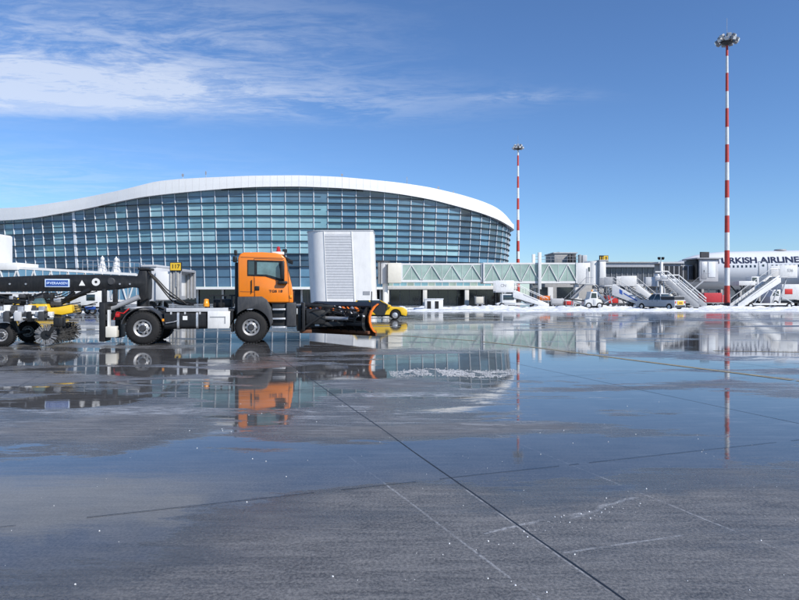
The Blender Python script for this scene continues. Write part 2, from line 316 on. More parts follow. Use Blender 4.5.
    rg = M('MAXIMUM', rg, 0.08)
    rmix = N.new('ShaderNodeMix'); Lk.new(pud, rmix.inputs[0]); Lk.new(rg, rmix.inputs[2]); Lk.new(ramp(Y, 7, 30, 0.015, 0.05), rmix.inputs[3])
    Lk.new(M('MAXIMUM', rmix.outputs[0], M('MULTIPLY', slush, 0.55)), b.inputs['Roughness'])
    b.inputs['IOR'].default_value = 1.5
    # relief: brushed concrete where it stands proud of the water, faint ripples on the water
    h = M('ADD', M('MULTIPLY', grain, 0.5), M('MULTIPLY', brush, 0.8))
    h = M('ADD', h, M('MULTIPLY', mott, 1.2))
    bp = N.new('ShaderNodeBump'); bp.inputs['Distance'].default_value = 0.012
    Lk.new(M('MULTIPLY', M('ADD', M('MULTIPLY', M('SUBTRACT', 1.0, pud), 0.55), 0.010), ramp(Y, 8, 30, 1.0, 0.5)), bp.inputs['Strength'])
    Lk.new(h, bp.inputs['Height'])
    bw = N.new('ShaderNodeBump'); bw.inputs['Distance'].default_value = 0.02; Lk.new(M('MULTIPLY', pud, 0.05), bw.inputs['Strength'])
    Lk.new(nz(2.6, 3, 0.5, (0.25, 1.3, 1), (0, 0, 0), R(3)), bw.inputs['Height']); Lk.new(bp.outputs[0], bw.inputs['Normal']); Lk.new(bw.outputs[0], b.inputs['Normal'])
    return m
apron = MB().add([(-1500, -1500, 0), (1500, -1500, 0), (1500, 2500, 0), (-1500, 2500, 0)], [(0, 1, 2, 3)]).build('apron', wet_apron(), smooth=0)
tag(apron, kind='structure')
jd = Vector((-0.3278, 0.9447, 0)); jp = Vector((0.9447, 0.3278, 0))           # directions of the slab joints
def strip(p, q, w, z, m, name, wob=0.0, n=1, parent=apron, gap=9.0):
    p, q = Vector(p), Vector(q); d = (q - p).normalized(); a = Vector((-d.y, d.x, 0)); mb = MB(); pts = []
    for i in range(n + 1):
        c = p.lerp(q, i / n); k = noise.noise(c * 0.9) * wob; hw = w / 2 * (1 + 0.5 * noise.noise(c * 3.1) * (1 if wob else 0))
        pts.append((c + a * (k - hw), c + a * (k + hw)))
    for (a0, b0), (a1, b1) in zip(pts[:-1], pts[1:]):
        if noise.noise(a0 * 2.3) + .4 * noise.noise(a0 * 9) > gap: continue
        mb.add([(v.x, v.y, z) for v in (a0, a1, b1, b0)], [(0, 1, 2, 3)])
    return mb.build(name, m, parent, smooth=0)
J0 = Vector((0.37, 5.49, 0))
for k, w in ((0, 0.014), (-2, 0.010), (2, 0.010), (-4, 0.012), (4, 0.012)):
    c = J0 + jp * 5.0 * (k / 2 * 1.0)
    strip(c - jd * 6, c + jd * 34, w, 0.0015, G['pavejoint'], 'pavement_joint', 0.012, 120)
for k in (-0.02, 1, 2, 3, 4):
    c = J0 + jd * (5.2 * k) + jd * (-0.15)
    strip(c - jp * 22, c + jp * 22, 0.007, 0.0035, G['pavejoint'], 'pavement_joint', 0.012, 400, gap=.25)
# worn yellow taxi guide line, curving
G['lineyellow'] = mat('worn_yellow_line', (0.34, 0.28, 0.15), 0.45, var=0.4, scale=5, dirt=(0.07, 0.07, 0.065), dirt_amt=0.95)
pts = [(12.5, 3.5), (9.6, 7.2), (7.43, 11.2), (5.7, 14.8), (4.24, 18.1), (2.6, 21.0), (0.4, 23.2), (-3, 25.2), (-8, 27)]
for a, c in zip(pts[:-1], pts[1:]):
    strip((*a, 0), (*c, 0), 0.17, 0.005, G['lineyellow'], 'painted_line', 0.0, 40, gap=.42)
strip((9, 17.2, 0), (26, 14, 0), 0.12, 0.005, G['lineyellow'], 'painted_line', 0.0, 60, gap=.2)

# snow and slush
def lumps(name, cx, cy, lx, ly, h, m, label, cat, n=(120, 14), rot=0.0, seed=0, rag=0.55):
    mb = MB(); nx, ny = n; vs = []
    c, s = math.cos(rot), math.sin(rot)
    for i in range(nx + 1):
        for j in range(ny + 1):
            u, v = i / nx * 2 - 1, j / ny * 2 - 1
            x, y = u * lx / 2, v * ly / 2
            e = max(0, 1 - abs(v) ** 1.6) * max(0, 1 - abs(u) ** 6)
            k = noise.fractal(Vector((x * 0.55 + seed, y * 0.9, seed * 0.3)), 0.9, 2.1, 6)
            k2 = noise.fractal(Vector((x * 2.6 + seed, y * 3.0, 5)), 0.8, 2.1, 4)
            z = h * (e * (1 + 0.9 * k + 0.35 * k2) - rag * (1 - e) - 0.18 + 0.3 * k)
            vs.append((cx + x * c - y * s, cy + x * s + y * c, max(z, -0.02)))
    fs = [(i * (ny + 1) + j, (i + 1) * (ny + 1) + j, (i + 1) * (ny + 1) + j + 1, i * (ny + 1) + j + 1) for i in range(nx) for j in range(ny)]
    o = mb.add(vs, fs).build(name, m, smooth=60); return tag(o, label, cat, kind='stuff')
lumps('snow_bank', 33, 60.5, 78, 8.5, 0.17, G['snow'], 'long ragged snow bank in front of the stairs and parked vehicles', 'snow', (520, 34), 0.02, 3)
lumps('snow_bank', -32, 56.5, 66, 4.0, 0.26, G['snow'], 'snow bank behind the orange truck and sweeper', 'snow', (420, 20), -0.02, 8)
lumps('snow_bank', 30, 70.5, 74, 7.0, 0.26, G['snow'], 'snow heaps lying under the parked passenger stairs', 'snow', (420, 22), 0.0, 21)
def ridge(cx, cy, lx, ly, r0, n, label, seed, rot=0.0):
    q = random.Random(seed); mb = MB()
    for _ in range(n):
        u = q.uniform(-1, 1); row = q.choice((-.5, -.3, -.05, .2, .35, .5)) + .25 * math.sin(u * 4 + seed); v = row + q.gauss(0, .16)
        if noise.noise(Vector((u * 5 + seed, v * 2, 0))) < -.22: continue
        x, y = u * lx / 2, v * ly / 2; x, y = cx + x * math.cos(rot) - y * math.sin(rot), cy + x * math.sin(rot) + y * math.cos(rot)
        r = r0 * q.choice((.3, .45, .6, .8, 1.0)) * (1 - .5 * abs(u)); k = [q.uniform(.6, 1.15) * r for _ in range(6)]
        an = [i * math.pi / 3 + q.uniform(-.2, .2) for i in range(6)]
        mb.rings([[(x + k[i] * math.cos(an[i]) * 1.5, y + k[i] * math.sin(an[i]), -.002) for i in range(6)], [(x + k[i] * math.cos(an[i]), y + k[i] * .8 * math.sin(an[i]), r * .42) for i in range(6)], [(x + k[i] * .3 * math.cos(an[i]), y + k[i] * .3 * math.sin(an[i]), r * .7) for i in range(6)]])
    return tag(mb.build('slush_ridge', G['slush'], smooth=50), label, 'slush', kind='stuff')
ridge(1.15, 12.3, 2.7, 1.5, .017, 3600, 'broken slush ridge lying in the puddle in front of the plough', 3, .06)
mb = MB(); rc = random.Random(4)
for k in range(210):
    if k < 70: x, y = rc.uniform(-0.2, 4.0), rc.uniform(3.0, 5.2)
    elif k < 110: t = rc.random(); x, y = 0.75 + 1.1 * t + rc.gauss(0, .06), 4.05 + 0.55 * t + rc.gauss(0, .05)
    else: x, y = rc.uniform(-3, 4), rc.uniform(3.0, 9)
    r = rc.choice((0.003, 0.004, 0.006, 0.009, 0.016 if k < 20 else 0.005)) * 0.75
    q = [Vector((rc.uniform(.6, 1) * math.cos(a) * r, rc.uniform(.6, 1) * math.sin(a) * r, 0)) for a in [i * math.pi / 3 for i in range(6)]]
    base = [(x + p.x, y + p.y, 0.001) for p in q]; top = [(x + p.x * .55, y + p.y * .55, r * rc.uniform(.6, 1.1)) for p in q]
    mb.rings([base, top])
tag(mb.build('ice_crumbs', G['snow'], smooth=0), 'small ice crumbs scattered over the near wet concrete', 'ice', kind='stuff')

# ---------------------------------------------------------------- terminal with the wave roof
PLAN = [(-125, 146), (-105, 134), (-88, 125), (-72, 119), (-58, 115), (-45, 111), (-31, 109), (-18, 109), (-6, 110.2), (0, 111.6), (10, 115.2), (16, 119), (20, 123.5), (22.4, 129), (23.3, 135.5), (21.5, 146), (16, 156)]
def catmull(P, m=24):
    out = []; Q = [Vector(p) for p in P]; Q = [2 * Q[0] - Q[1]] + Q + [2 * Q[-1] - Q[-2]]
    for i in range(1, len(Q) - 2):
        a, b, c, d = Q[i - 1:i + 3]
        for k in range(m):
            t = k / m; out.append(0.5 * ((2 * b) + (c - a) * t + (2 * a - 5 * b + 4 * c - d) * t * t + (3 * b - a - 3 * c + d) * t ** 3))
    out.append(Q[-2]); return out
CV = catmull(PLAN); ARC = [0.0]
for a, b in zip(CV[:-1], CV[1:]): ARC.append(ARC[-1] + (b - a).length)
def lin(tab, x):
    if x <= tab[0][0]: return tab[0][1] + (tab[1][1] - tab[0][1]) / (tab[1][0] - tab[0][0]) * (x - tab[0][0]) * 0.5
    for (a, p), (b, q) in zip(tab[:-1], tab[1:]):
        if x <= b: t = (x - a) / (b - a); return p + (q - p) * t
    return tab[-1][1]
def at_s(s):
    s = min(max(s, 0), ARC[-1] - 1e-4); lo = 0
    import bisect
    i = bisect.bisect_right(ARC, s) - 1; t = (s - ARC[i]) / (ARC[i + 1] - ARC[i])
    p = CV[i].lerp(CV[i + 1], t); d = (CV[min(i + 2, len(CV) - 1)] - CV[max(i - 1, 0)]).normalized()
    return Vector((p.x, p.y, 0)), Vector((d.y, -d.x, 0))
Z0, LEAN = 3.05, 0.085
def fp(s, z, out=0.0):
    p, n = at_s(s); q = p + n * (LEAN * (z - Z0) + out); return Vector((q.x, q.y, z))
EAVE = [(0, 221), (20, 220), (40, 218), (60, 214.5), (80, 211), (100, 207), (120, 202.5), (145, 197.5), (170, 194.5), (200, 191.5), (235, 188.7), (260, 187.4), (300, 187), (340, 188.6), (370, 191), (400, 194.7), (430, 200), (460, 208), (480, 214), (495, 220), (505, 226), (512, 231)]
RTOP = [(0, 208), (20, 207), (40, 204.5), (60, 201.5), (80, 198), (100, 194), (120, 190), (140, 185), (155, 181), (175, 179), (200, 177.5), (250, 175.5), (300, 175), (340, 176.6), (370, 179.3), (400, 182.5), (430, 187), (460, 194), (480, 200), (495, 206), (503, 211.5), (508, 217), (513, 224)]
SEND = None
def solve(s, tab, out):
    z = 18.0
    for _ in range(12):
        q = fp(s, z, out); px = 399.5 + F * q.x / q.y; z = EYE + (HZ - lin(tab, px)) / F * q.y
    return z
# eaves height as a function of arc length; beyond the visible right end keep it level
SS = [i * 0.625 for i in range(int(ARC[-1] / 0.625) + 1)]
ez, tz = {}, {}
best = max(range(len(SS)), key=lambda i: (lambda q: q.x / q.y)(fp(SS[i], 14.5, 0.9)))
for i, s in enumerate(SS):
    if i <= best: ez[i] = solve(s, EAVE, 0.0); tz[i] = solve(s, RTOP, 0.9)
    else: ez[i] = max(ez[best] - 0.0 * (i - best), 9); tz[i] = tz[best]
def smooth(d, n=4):
    ks = sorted(d)
    for _ in range(n): d = {k: (d[max(k - 1, 0)] + d[k] * 2 + d[min(k + 1, ks[-1])]) / 4 for k in ks}
    return d
ez, tz = smooth(ez, 6), smooth(tz, 6)
def ev(tab, s):
    f = min(max(s / 0.625, 0), len(SS) - 1.001); i = int(f); return tab[i] * (1 - f + i) + tab[i + 1] * (f - i)
def pxof(q): return 399.5 + F * q.x / q.y

term = thing('terminal_building', 'large glass terminal with curved blue facade under a white wave roof', 'building', (-20, 118, 0))
TO = Vector((-20, 118, 0))
def tp(mb):
    mb.v = [(x - TO.x, y - TO.y, z - TO.z) for x, y, z in mb.v]; return mb
LEV = [3.05, 6.75, 9.05, 11.33, 13.60, 15.85, 18.15, 20.4, 22.6]
BAY = 2.5; NB = int(ARC[-1] / BAY)
rp = random.Random(12)
fr = MB(); rest_panes = {}; cand = []
for i in range(NB):
    s0, s1 = i * BAY, (i + 1) * BAY; sm_ = (s0 + s1) / 2
    for j in range(len(LEV) - 1):
        za, zb = LEV[j], LEV[j + 1]; ea, eb = ev(ez, s0), ev(ez, s1)
        t0, t1 = min(zb, ea), min(zb, eb)
        if max(t0, t1) - za < 0.15: continue
        t0, t1 = max(t0, za + 0.05), max(t1, za + 0.05)
        mb = MB(); e = 0.04; r0 = rp.uniform(-.012, .012); r1 = rp.uniform(-.012, .012)
        a, b, c, d = fp(s0 + e, za + e, 0), fp(s1 - e, za + e, r0), fp(s1 - e, t1, r1), fp(s0 + e, t0, 0)
        n = at_s(sm_)[1] * 0.04
        mb.hexa([a - n, b - n, c - n, d - n], [a + n, b + n, c + n, d + n])
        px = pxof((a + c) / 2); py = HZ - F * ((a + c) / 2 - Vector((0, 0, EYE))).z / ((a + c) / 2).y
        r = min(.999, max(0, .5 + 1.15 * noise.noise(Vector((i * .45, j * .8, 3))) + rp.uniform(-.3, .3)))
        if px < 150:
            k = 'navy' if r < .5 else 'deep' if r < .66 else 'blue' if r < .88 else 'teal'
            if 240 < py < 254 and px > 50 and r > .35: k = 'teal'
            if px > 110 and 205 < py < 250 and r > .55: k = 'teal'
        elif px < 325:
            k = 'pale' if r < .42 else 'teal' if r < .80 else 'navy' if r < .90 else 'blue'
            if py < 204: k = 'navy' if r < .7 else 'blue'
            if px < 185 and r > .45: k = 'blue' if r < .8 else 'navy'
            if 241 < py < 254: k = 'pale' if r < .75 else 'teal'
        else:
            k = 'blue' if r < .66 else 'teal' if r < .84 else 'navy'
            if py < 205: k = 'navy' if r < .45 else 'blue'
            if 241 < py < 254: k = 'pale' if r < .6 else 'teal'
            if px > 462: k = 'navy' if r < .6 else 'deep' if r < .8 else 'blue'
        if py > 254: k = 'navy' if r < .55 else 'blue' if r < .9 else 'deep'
        vis = -10 < px < 512 and at_s(sm_)[1].y < 0.25
        cand.append((vis, mb, k))
vis = [c for c in cand if c[0]]; hid = [c for c in cand if not c[0]]
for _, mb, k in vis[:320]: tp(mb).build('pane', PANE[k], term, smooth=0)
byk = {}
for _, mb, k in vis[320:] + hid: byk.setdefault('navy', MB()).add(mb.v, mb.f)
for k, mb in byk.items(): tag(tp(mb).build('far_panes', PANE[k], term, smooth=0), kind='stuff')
# horizontal sun fins (dark) run in front of the white mullions
G['fin'] = mat('dark_fin', (0.030, 0.036, 0.045), 0.4, var=0.2, metal=0.3)
G['mullion'] = mat('white_mullion', (0.78, 0.80, 0.82), 0.35, var=0.05)
for i in range(NB + 1):
    s = i * BAY; zt = ev(ez, s); px = pxof(fp(s, 12)); w = 0.085 if px < 300 else 0.11
    if 72 < px < 86: w = 0.55
    p, n = at_s(s); t = Vector((-n.y, n.x, 0)) * w / 2
    lo, hi = fp(s, Z0, 0.05), fp(s, zt - 0.02, 0.05); o = n * 0.16
    tp(MB().hexa([lo - t, lo + t, lo + t + o, lo - t + o], [hi - t, hi + t, hi + t + o, hi - t + o])).build('mullion', G['mullion'], term, smooth=0)
mids = sorted([(a + b) / 2 for a, b in zip(LEV[1:-1], LEV[2:])] + LEV[1:] + [4.9])
def fin(z, s_from, s_to, th, dep, name='transom'):
    runs = [[]]; s = s_from
    while s <= s_to:
        if ev(ez, s) > z + 0.12:
            n = at_s(s)[1]; a = fp(s, z, 0.03); b = a + n * dep; runs[-1].append((a, b, b + Vector((0, 0, th)), a + Vector((0, 0, th))))
        elif runs[-1]: runs.append([])
        s += BAY / 2
    for rn in runs:
        if len(rn) > 1: tp(MB().rings(rn)).build(name, G['fin'], term, smooth=0)
s300 = BAY * round(next(s for s in SS if pxof(fp(s, 12)) > 322) / BAY)
for z in mids:
    major = any(abs(z - l) < .01 for l in LEV)
    if major: fin(z - 0.06, 0, ARC[-1] - 1, 0.11, 0.38)
    else:
        fin(z - 0.05, s300, ARC[-1] - 1, 0.10, 0.38); fin(z - 0.03, 0, s300 - BAY / 2, 0.06, 0.12)
# fins turn outwards at the rounded end
# fascia of white panels, soffit, roof skin
fw = 1.25; NF = int(ARC[-1] / fw) - 1
pan = 0
restf = MB(); back = MB(); prevb = None
for i in range(NF):
    s0, s1 = i * fw + 0.012, (i + 1) * fw - 0.012
    q = []
    for s in (s0, s1):
        lo = fp(s, ev(ez, s) - 0.05, 0.95); hi = fp(s, ev(tz, s), 0.95 - .11 * (ev(tz, s) - ev(ez, s))); n = at_s(s)[1]; q.append((lo, hi, n * 0.06))
    (l0, h0, n0), (l1, h1, n1) = q; mid = (l0 + h0 + l1 + h1) / 4 + (n0 + n1) * 3.2   # panels bow outwards
    m0, m1 = (l0 + h0) / 2 + n0 * .4, (l1 + h1) / 2 + n1 * .4
    mb = MB().rings([[l0, m0, h0, h0 - n0, m0 - n0, l0 - n0], [l1, m1, h1, h1 - n1, m1 - n1, l1 - n1]])
    px = pxof((l0 + h1) / 2)
    if -12 < px < 512 and at_s(s0)[1].y < 0.3 and pan < 300: pan += 1; tp(mb).build('fascia_panel', G['fascia'], term, smooth=0)
    else: restf.add(mb.v, mb.f)
tag(tp(restf).build('fascia_rest', G['fascia'], term, smooth=0), kind='stuff')
sof, skin, bk = [], [], []
CEN = Vector((-30, 170, 0))
for i in range(NF + 1):
    s = i * fw; lo = fp(s, ev(ez, s) + 0.02, 0.0); lo2 = fp(s, ev(ez, s) + 0.0, 0.9); hi = fp(s, ev(tz, s) - 0.02, 0.9 - .11 * (ev(tz, s) - ev(ez, s)) - .03)
    i1 = hi.lerp(Vector((CEN.x, CEN.y, hi.z)), 0.12) + Vector((0, 0, 0.1)); i2 = hi.lerp(Vector((CEN.x, CEN.y, hi.z)), 0.55) + Vector((0, 0, -0.8))
    skin.append([lo, lo2, hi, i1, i2])
tp(MB().rings(skin, caps=False, closed=False)).build('roof', G['fascia'], term)
# ledge under the glass, recessed dark ground floor with its own panes, columns
led = []
for i in range(0, NB * 2 + 1):
    s = i * BAY / 2; p, n = at_s(s); a = fp(s, Z0, 0.8); b = fp(s, Z0, -1.0)
    led.append([Vector((a.x, a.y, 2.62)), Vector((a.x, a.y, 3.0)), Vector((b.x, b.y, 3.0)), Vector((b.x, b.y, 2.62))])
tp(MB().rings(led)).build('ledge', G['white'], term, smooth=0)
for i in range(10, NB - 4, 2):
    s0, s1 = i * BAY, (i + 2) * BAY; a, b = fp(s0 + .08, 0, -2.2), fp(s1 - .08, 0, -2.2); n = at_s(s0 + BAY)[1] * 0.05; up = Vector((0, 0, 2.62))
    a.z = b.z = 0
    if -15 < pxof(a) < 560: tp(MB().hexa([a - n, b - n, b - n + up, a - n + up], [a + n, b + n, b + n + up, a + n + up])).build('ground_floor_pane', G['dglass'], term, smooth=0)
    c = fp(s0, 0, -1.9); tp(MB().tube((c.x, c.y, 0), (c.x, c.y, 2.65), 0.22, n=12)).build('column', G['white'], term)
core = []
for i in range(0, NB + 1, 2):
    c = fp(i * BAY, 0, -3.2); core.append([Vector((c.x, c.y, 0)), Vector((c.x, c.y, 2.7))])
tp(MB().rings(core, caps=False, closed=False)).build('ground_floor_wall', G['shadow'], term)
for px, h, w in ((176, 1.3, .35), (202, 1.5, .2), (342, .9, .4), (409, 1.6, .12), (440, .9, .35), (455, .7, .2)):
    s = next(s for s in SS if pxof(fp(s, 20, .9)) > px); q = fp(s, ev(tz, s), -0.6)
    mb = MB().tube((q.x, q.y, q.z - .1), (q.x, q.y, q.z + h), .06, .04, 6).box(q.x - w / 2, q.x + w / 2, q.y - .1, q.y + .1, q.z + h * .55, q.z + h * .9)
    tp(mb).build('roof_antenna', G['steel'], term)

# ---------------------------------------------------------------- leaning service tower
def rrect(cx, cy, wx, wy, rl, rr_, n=10):
    # plan outline, counter-clockwise from front left; rl / rr_ = corner radius on the left / right
    pts = []
    for (x, y, r, a0) in ((cx - wx / 2 + rl, cy - wy / 2 + rl, rl, 180), (cx + wx / 2 - rr_, cy - wy / 2 + rr_, rr_, 270), (cx + wx / 2 - rr_, cy + wy / 2 - rr_, rr_, 0), (cx - wx / 2 + rl, cy + wy / 2 - rl, rl, 90)):
        for k in range(n + 1):
            a = R(a0 + 90 * k / n); pts.append((x + r * math.cos(a), y + r * math.sin(a)))
    return pts
D = 80
tw = thing('service_tower', 'tall white leaning tower with rounded end and louvred strip behind the plough', 'tower', (gx(342, D), D, 0))
H = gz(231, D)
def ring_t(z, g=0.0):
    k = z / H; w = 9.0 + 0.12 * k + g; sh = -0.42 * k
    return [Vector((x + sh, y, z)) for x, y in rrect(0, 3.0, w, 6.0 + g, 2.6, 0.5)]
MB().rings([ring_t(z) for z in (0, 2, 4, 6, 8, H)]).build('wall', G['white'], tw)
for k in range(24):           # louvre slats, leaning with the wall
    z = 1.2 + k * (H - 1.6) / 24; sh = -0.42 * (z + .2) / H
    x0, x1 = gx(325.5, D) - gx(342, D) + 0.28 + sh, gx(352, D) - gx(342, D) + 0.28 + sh
    MB().hexa([(x0, -.055, z), (x1, -.055, z), (x1, .02, z), (x0, .02, z)], [(x0, -.012, z + .33), (x1, -.012, z + .33), (x1, .02, z + .33), (x0, .02, z + .33)]).build('louvre_slat', G['lgrey'], tw, smooth=0)
for xp in (325.0, 352.6):
    a = gx(xp, D) - gx(342, D) + .28
    MB().bar((a, -.04, 0.6), (a - .42, -.04, H - .05), .09, .09).build('edge_trim', G['white'], tw, smooth=0)
cap = [Vector((p.x, p.y, H)) for p in ring_t(H, .12)]; MB().rings([cap, [p + V(0, 0, .12) for p in cap]]).build('coping', G['lgrey'], tw, smooth=0)
a = gx(366.5, D) - gx(342, D)
MB().box(a - .45, a + .45, -.05, .02, 1.62, 2.1).build('wall_vent', G['grey'], tw, smooth=0)

# ---------------------------------------------------------------- jet bridges
def sign_board(root, x, y, z, kind):
    p = MB().tube((x, y, z - 1.4), (x, y, z), .05, n=8).build('sign_post', G['steel'], root)
    w, h = (1.05, .78) if kind == 'left' else (1.25, .85)
    b = MB().box(x - w / 2, x + w / 2, y - .08, y + .08, z, z + h).build('gate_sign', G['black'], root, .01)
    if kind == 'dark':
        MB().box(x - w / 2 + .1, x + w / 2 - .1, y - .092, y - .08, z + .1, z + h - .1).build('sign_face', G['dark'], b, smooth=0); return
    x0 = x - w / 2 + .06 if kind == 'left' else x - .02
    MB().box(x0, x + w / 2 - .06, y - .09, y - .08, z + .06, z + h - .06).build('sign_face', G['yellow'], b, smooth=0)
    if kind == 'left': text('sign_number', '117', .5, G['black'], b, (x, y - .095, z + h / 2), bold=.012)
    else:
        text('sign_number', '11', .62, G['yellow'], b, (x - .3, y - .085, z + h / 2), bold=.012); text('sign_letter', '8', .6, G['black'], b, (x + .3, y - .095, z + h / 2), bold=.012)

def tunnel(root, x0, x1, zl0, zl1, h, y0, w, bay, glass, sill=.34, head=.30, first=0):
    # a glazed truss tunnel from x0 to x1; floor height runs from zl0 to zl1
    zf = lambda x: zl0 + (zl1 - zl0) * (x - x0) / (x1 - x0)
    def slabp(za, zb, name, m, ya, yb, xa=x0, xb=x1):
        return MB().hexa([(xa, ya, zf(xa) + za), (xb, ya, zf(xb) + za), (xb, yb, zf(xb) + za), (xa, yb, zf(xa) + za)], [(xa, ya, zf(xa) + zb), (xb, ya, zf(xb) + zb), (xb, yb, zf(xb) + zb), (xa, yb, zf(xa) + zb)]).build(name, m, root, smooth=0)
    slabp(-.32, 0, 'floor', G['white'], y0, y0 + w); slabp(h, h + .22, 'roof', G['white'], y0, y0 + w)
    n = max(1, round((x1 - x0) / bay)); b = (x1 - x0) / n
    for side, y in ((0, y0 + .06), (1, y0 + w - .06)):
        for i in range(n):
            xa, xb = x0 + i * b + .03, x0 + (i + 1) * b - .03
            MB().hexa([(xa, y - .02, zf(xa) + .01), (xb, y - .02, zf(xb) + .01), (xb, y + .02, zf(xb) + .01), (xa, y + .02, zf(xa) + .01)], [(xa, y - .02, zf(xa) + h), (xb, y - .02, zf(xb) + h), (xb, y + .02, zf(xb) + h), (xa, y + .02, zf(xa) + h)]).build('pane', glass, root, smooth=0)
    y = y0 - .05
    for i in range(n):
        xa, xm, xb = x0 + i * b, x0 + (i + .5) * b, x0 + (i + 1) * b
        MB().bar((xa + .1, y, zf(xa) + .02), (xm, y, zf(xm) + h - .02), .10, .10).build('truss_diagonal', G['whitepaint'], root, smooth=0)
        MB().bar((xm, y, zf(xm) + h - .02), (xb - .1, y, zf(xb) + .02), .10, .10).build('truss_diagonal', G['whitepaint'], root, smooth=0)
    for i in range(1, 2 * n):
        x = x0 + i * b / 2; MB().box(x - .02, x + .02, y0 + .0, y0 + .045, zf(x) + .01, zf(x) + h - .005).build('upright', G['whitepaint'], root, smooth=0)
    for x in (x0 + .06, x1 - .06):
        MB().bar((x, y0 + .01, zf(x) - .3), (x, y0 + .01, zf(x) + h + .24), .2, .2).build('end_frame', G['whitepaint'], root, smooth=0)

D = 84; X = lambda px: gx(px, D) - gx(480, D)
jb = thing('jet_bridge', 'long white jet bridge with green glass truss tunnel beside the leaning tower', 'jet bridge', (gx(480, D), D, 0), group='jet bridges')
tunnel(jb, X(401.5), X(482.5), 3.72, 3.72, 2.1, 0.2, 3.0, 2.85, G['bglass'])
tunnel(jb, X(483.5), X(577), 3.55, 3.55, 2.35, 0.0, 3.4, 2.7, G['bglass'])
MB().box(X(388), X(401.4), .1, 3.3, 3.3, 6.1).build('end_panel', G['cream'], jb, .03)
MB().lathe([(0, 3.2), (.78, 3.2), (.78, 6.25), (0, 6.25)], (X(383), 1.6, 0), 'z', 24).build('rotunda', G['lgrey'], jb)
MB().lathe([(0, 6.25), (.92, 6.25), (.92, 6.42), (0, 6.42)], (X(383), 1.6, 0), 'z', 24).build('rotunda_roof', G['dark'], jb)
MB().tube((X(385), 1.6, 0), (X(385), 1.6, 3.2), .36, n=14).build('column', G['white'], jb)
for px in (380.2, 388.4): MB().bar((X(px), .6, 2.9), (X(px), .6, 6.3), .12).build('rotunda_frame', G['dark'], jb, smooth=0)
for y in (-.18, 3.6): MB().box(X(538) - .02, X(541) - .02, y - .18, y + .18, 2.4, 7.55).build('lift_column', G['whitepaint'], jb, .02)
MB().box(X(538), X(541) - .04, .02, 3.4, 2.6, 3.0).build('lift_beam', G['whitepaint'], jb, smooth=0)
for y in (.5, 2.9): MB().tube((X(539.5), y, .55), (X(539.5), y, 2.6), .18, n=10).build('drive_leg', G['steel'], jb)
for y in (.3, 3.1): MB().lathe([(.0, -.2), (.5, -.2), (.55, -.1), (.55, .1), (.5, .2), (0, .2)], (X(539.5), y, .55), 'y', 20).build('drive_wheel', G['rubber'], jb)
MB().box(X(577.2), X(590), -.1, 3.5, 3.1, 6.1).build('service_cabin', G['white'], jb, .04)
MB().box(X(586), X(589), -.13, -.09, 3.3, 5.3).build('cabin_door', G['lgrey'], jb, smooth=0)
MB().box(X(588), X(589.6), -.14, -.1, 4.9, 5.5).build('cabin_window', G['carglass'], jb, smooth=0)
MB().lathe([(0, 3.0), (1.0, 3.0), (1.0, 6.35), (0, 6.35)], (X(593.6), .8, 0), 'z', 22).build('cab_rotunda', G['white'], jb)
MB().box(X(598.5), X(604.5), -.6, 2.6, 3.0, 6.35).build('cab', G['white'], jb, .05)
MB().box(X(598), X(607), -.7, 2.7, 6.36, 6.5).build('cab_roof', G['lgrey'], jb, smooth=0)
MB().box(X(597.5), X(604.5), -.5, 2.4, 2.5, 2.95).build('cab_floor', G['grey'], jb, .03)
MB().lathe([(.5, -.1), (.62, 0), (.5, .1)], (X(600.5), -.55, 2.35), 'y', 18).build('cable_reel', G['black'], jb)
sign_board(jb, X(603), -.3, gz(261.5, 83.7), 'right')
for k in range(14):
    z = 3.0 - k * .21; x = X(583) - k * .22
    MB().box(x - .14, x + .14, -1.25, -.35, z - .03, z).build('stair_step', G['steel'], jb, smooth=0)
for y in (-1.3, -.32): MB().bar((X(583), y, 3.0), (X(583) - 3.1, y, 0.05), .07, .22).build('stair_stringer', G['grey'], jb, smooth=0)
MB().box(X(583) - .1, X(590), -1.3, -.11, 2.98, 3.06).build('stair_landing', G['steel'], jb, smooth=0)
for y in (-1.3,):
    MB().path([(X(590), y, 4.0), (X(583), y, 4.0), (X(583) - 3.1, y, 1.0)], .03).build('handrail', G['steel'], jb)
    for k in range(5): MB().tube((X(583) - k * .7, y, 3.0 - k * .66), (X(583) - k * .7, y, 4.0 - k * .66), .022, n=6).build('baluster', G['steel'], jb)
MB().box(X(577) - .2, X(579.5), .3, 1.2, 0, 3.2).build('support_column', G['white'], jb, .03)

# rooftop plant and long glazed gallery behind that bridge
D = 92; X = lambda px: gx(px, D) - gx(450, D)
gal = thing('ground_gallery', 'low gallery with green glass strip on white columns under the jet bridge', 'building', (gx(450, D), D, 0))
MB().box(X(384), X(517), 0, 8, 2.45, 3.0).build('canopy', G['white'], gal, .03)
n = 18
for i in range(n):
    a, b = X(386) + (X(513) - X(386)) * i / n, X(386) + (X(513) - X(386)) * (i + 1) / n
    MB().box(a + .04, b - .04, .5, .58, 3.0, 3.95).build('pane', PANE['teal'] if i % 3 else G['bglass'], gal, smooth=0)
    MB().box(b - .04, b + .04, .46, .6, 3.0, 3.98).build('mullion', G['white'], gal, smooth=0)
MB().box(X(386), X(513), .3, 7.5, 3.98, 4.12).build('roof', G['lgrey'], gal, smooth=0)
for px in (387, 425, 467, 504): MB().box(X(px) - .32, X(px) + .32, .1, .75, 0, 2.45).build('column', G['white'], gal, .04)
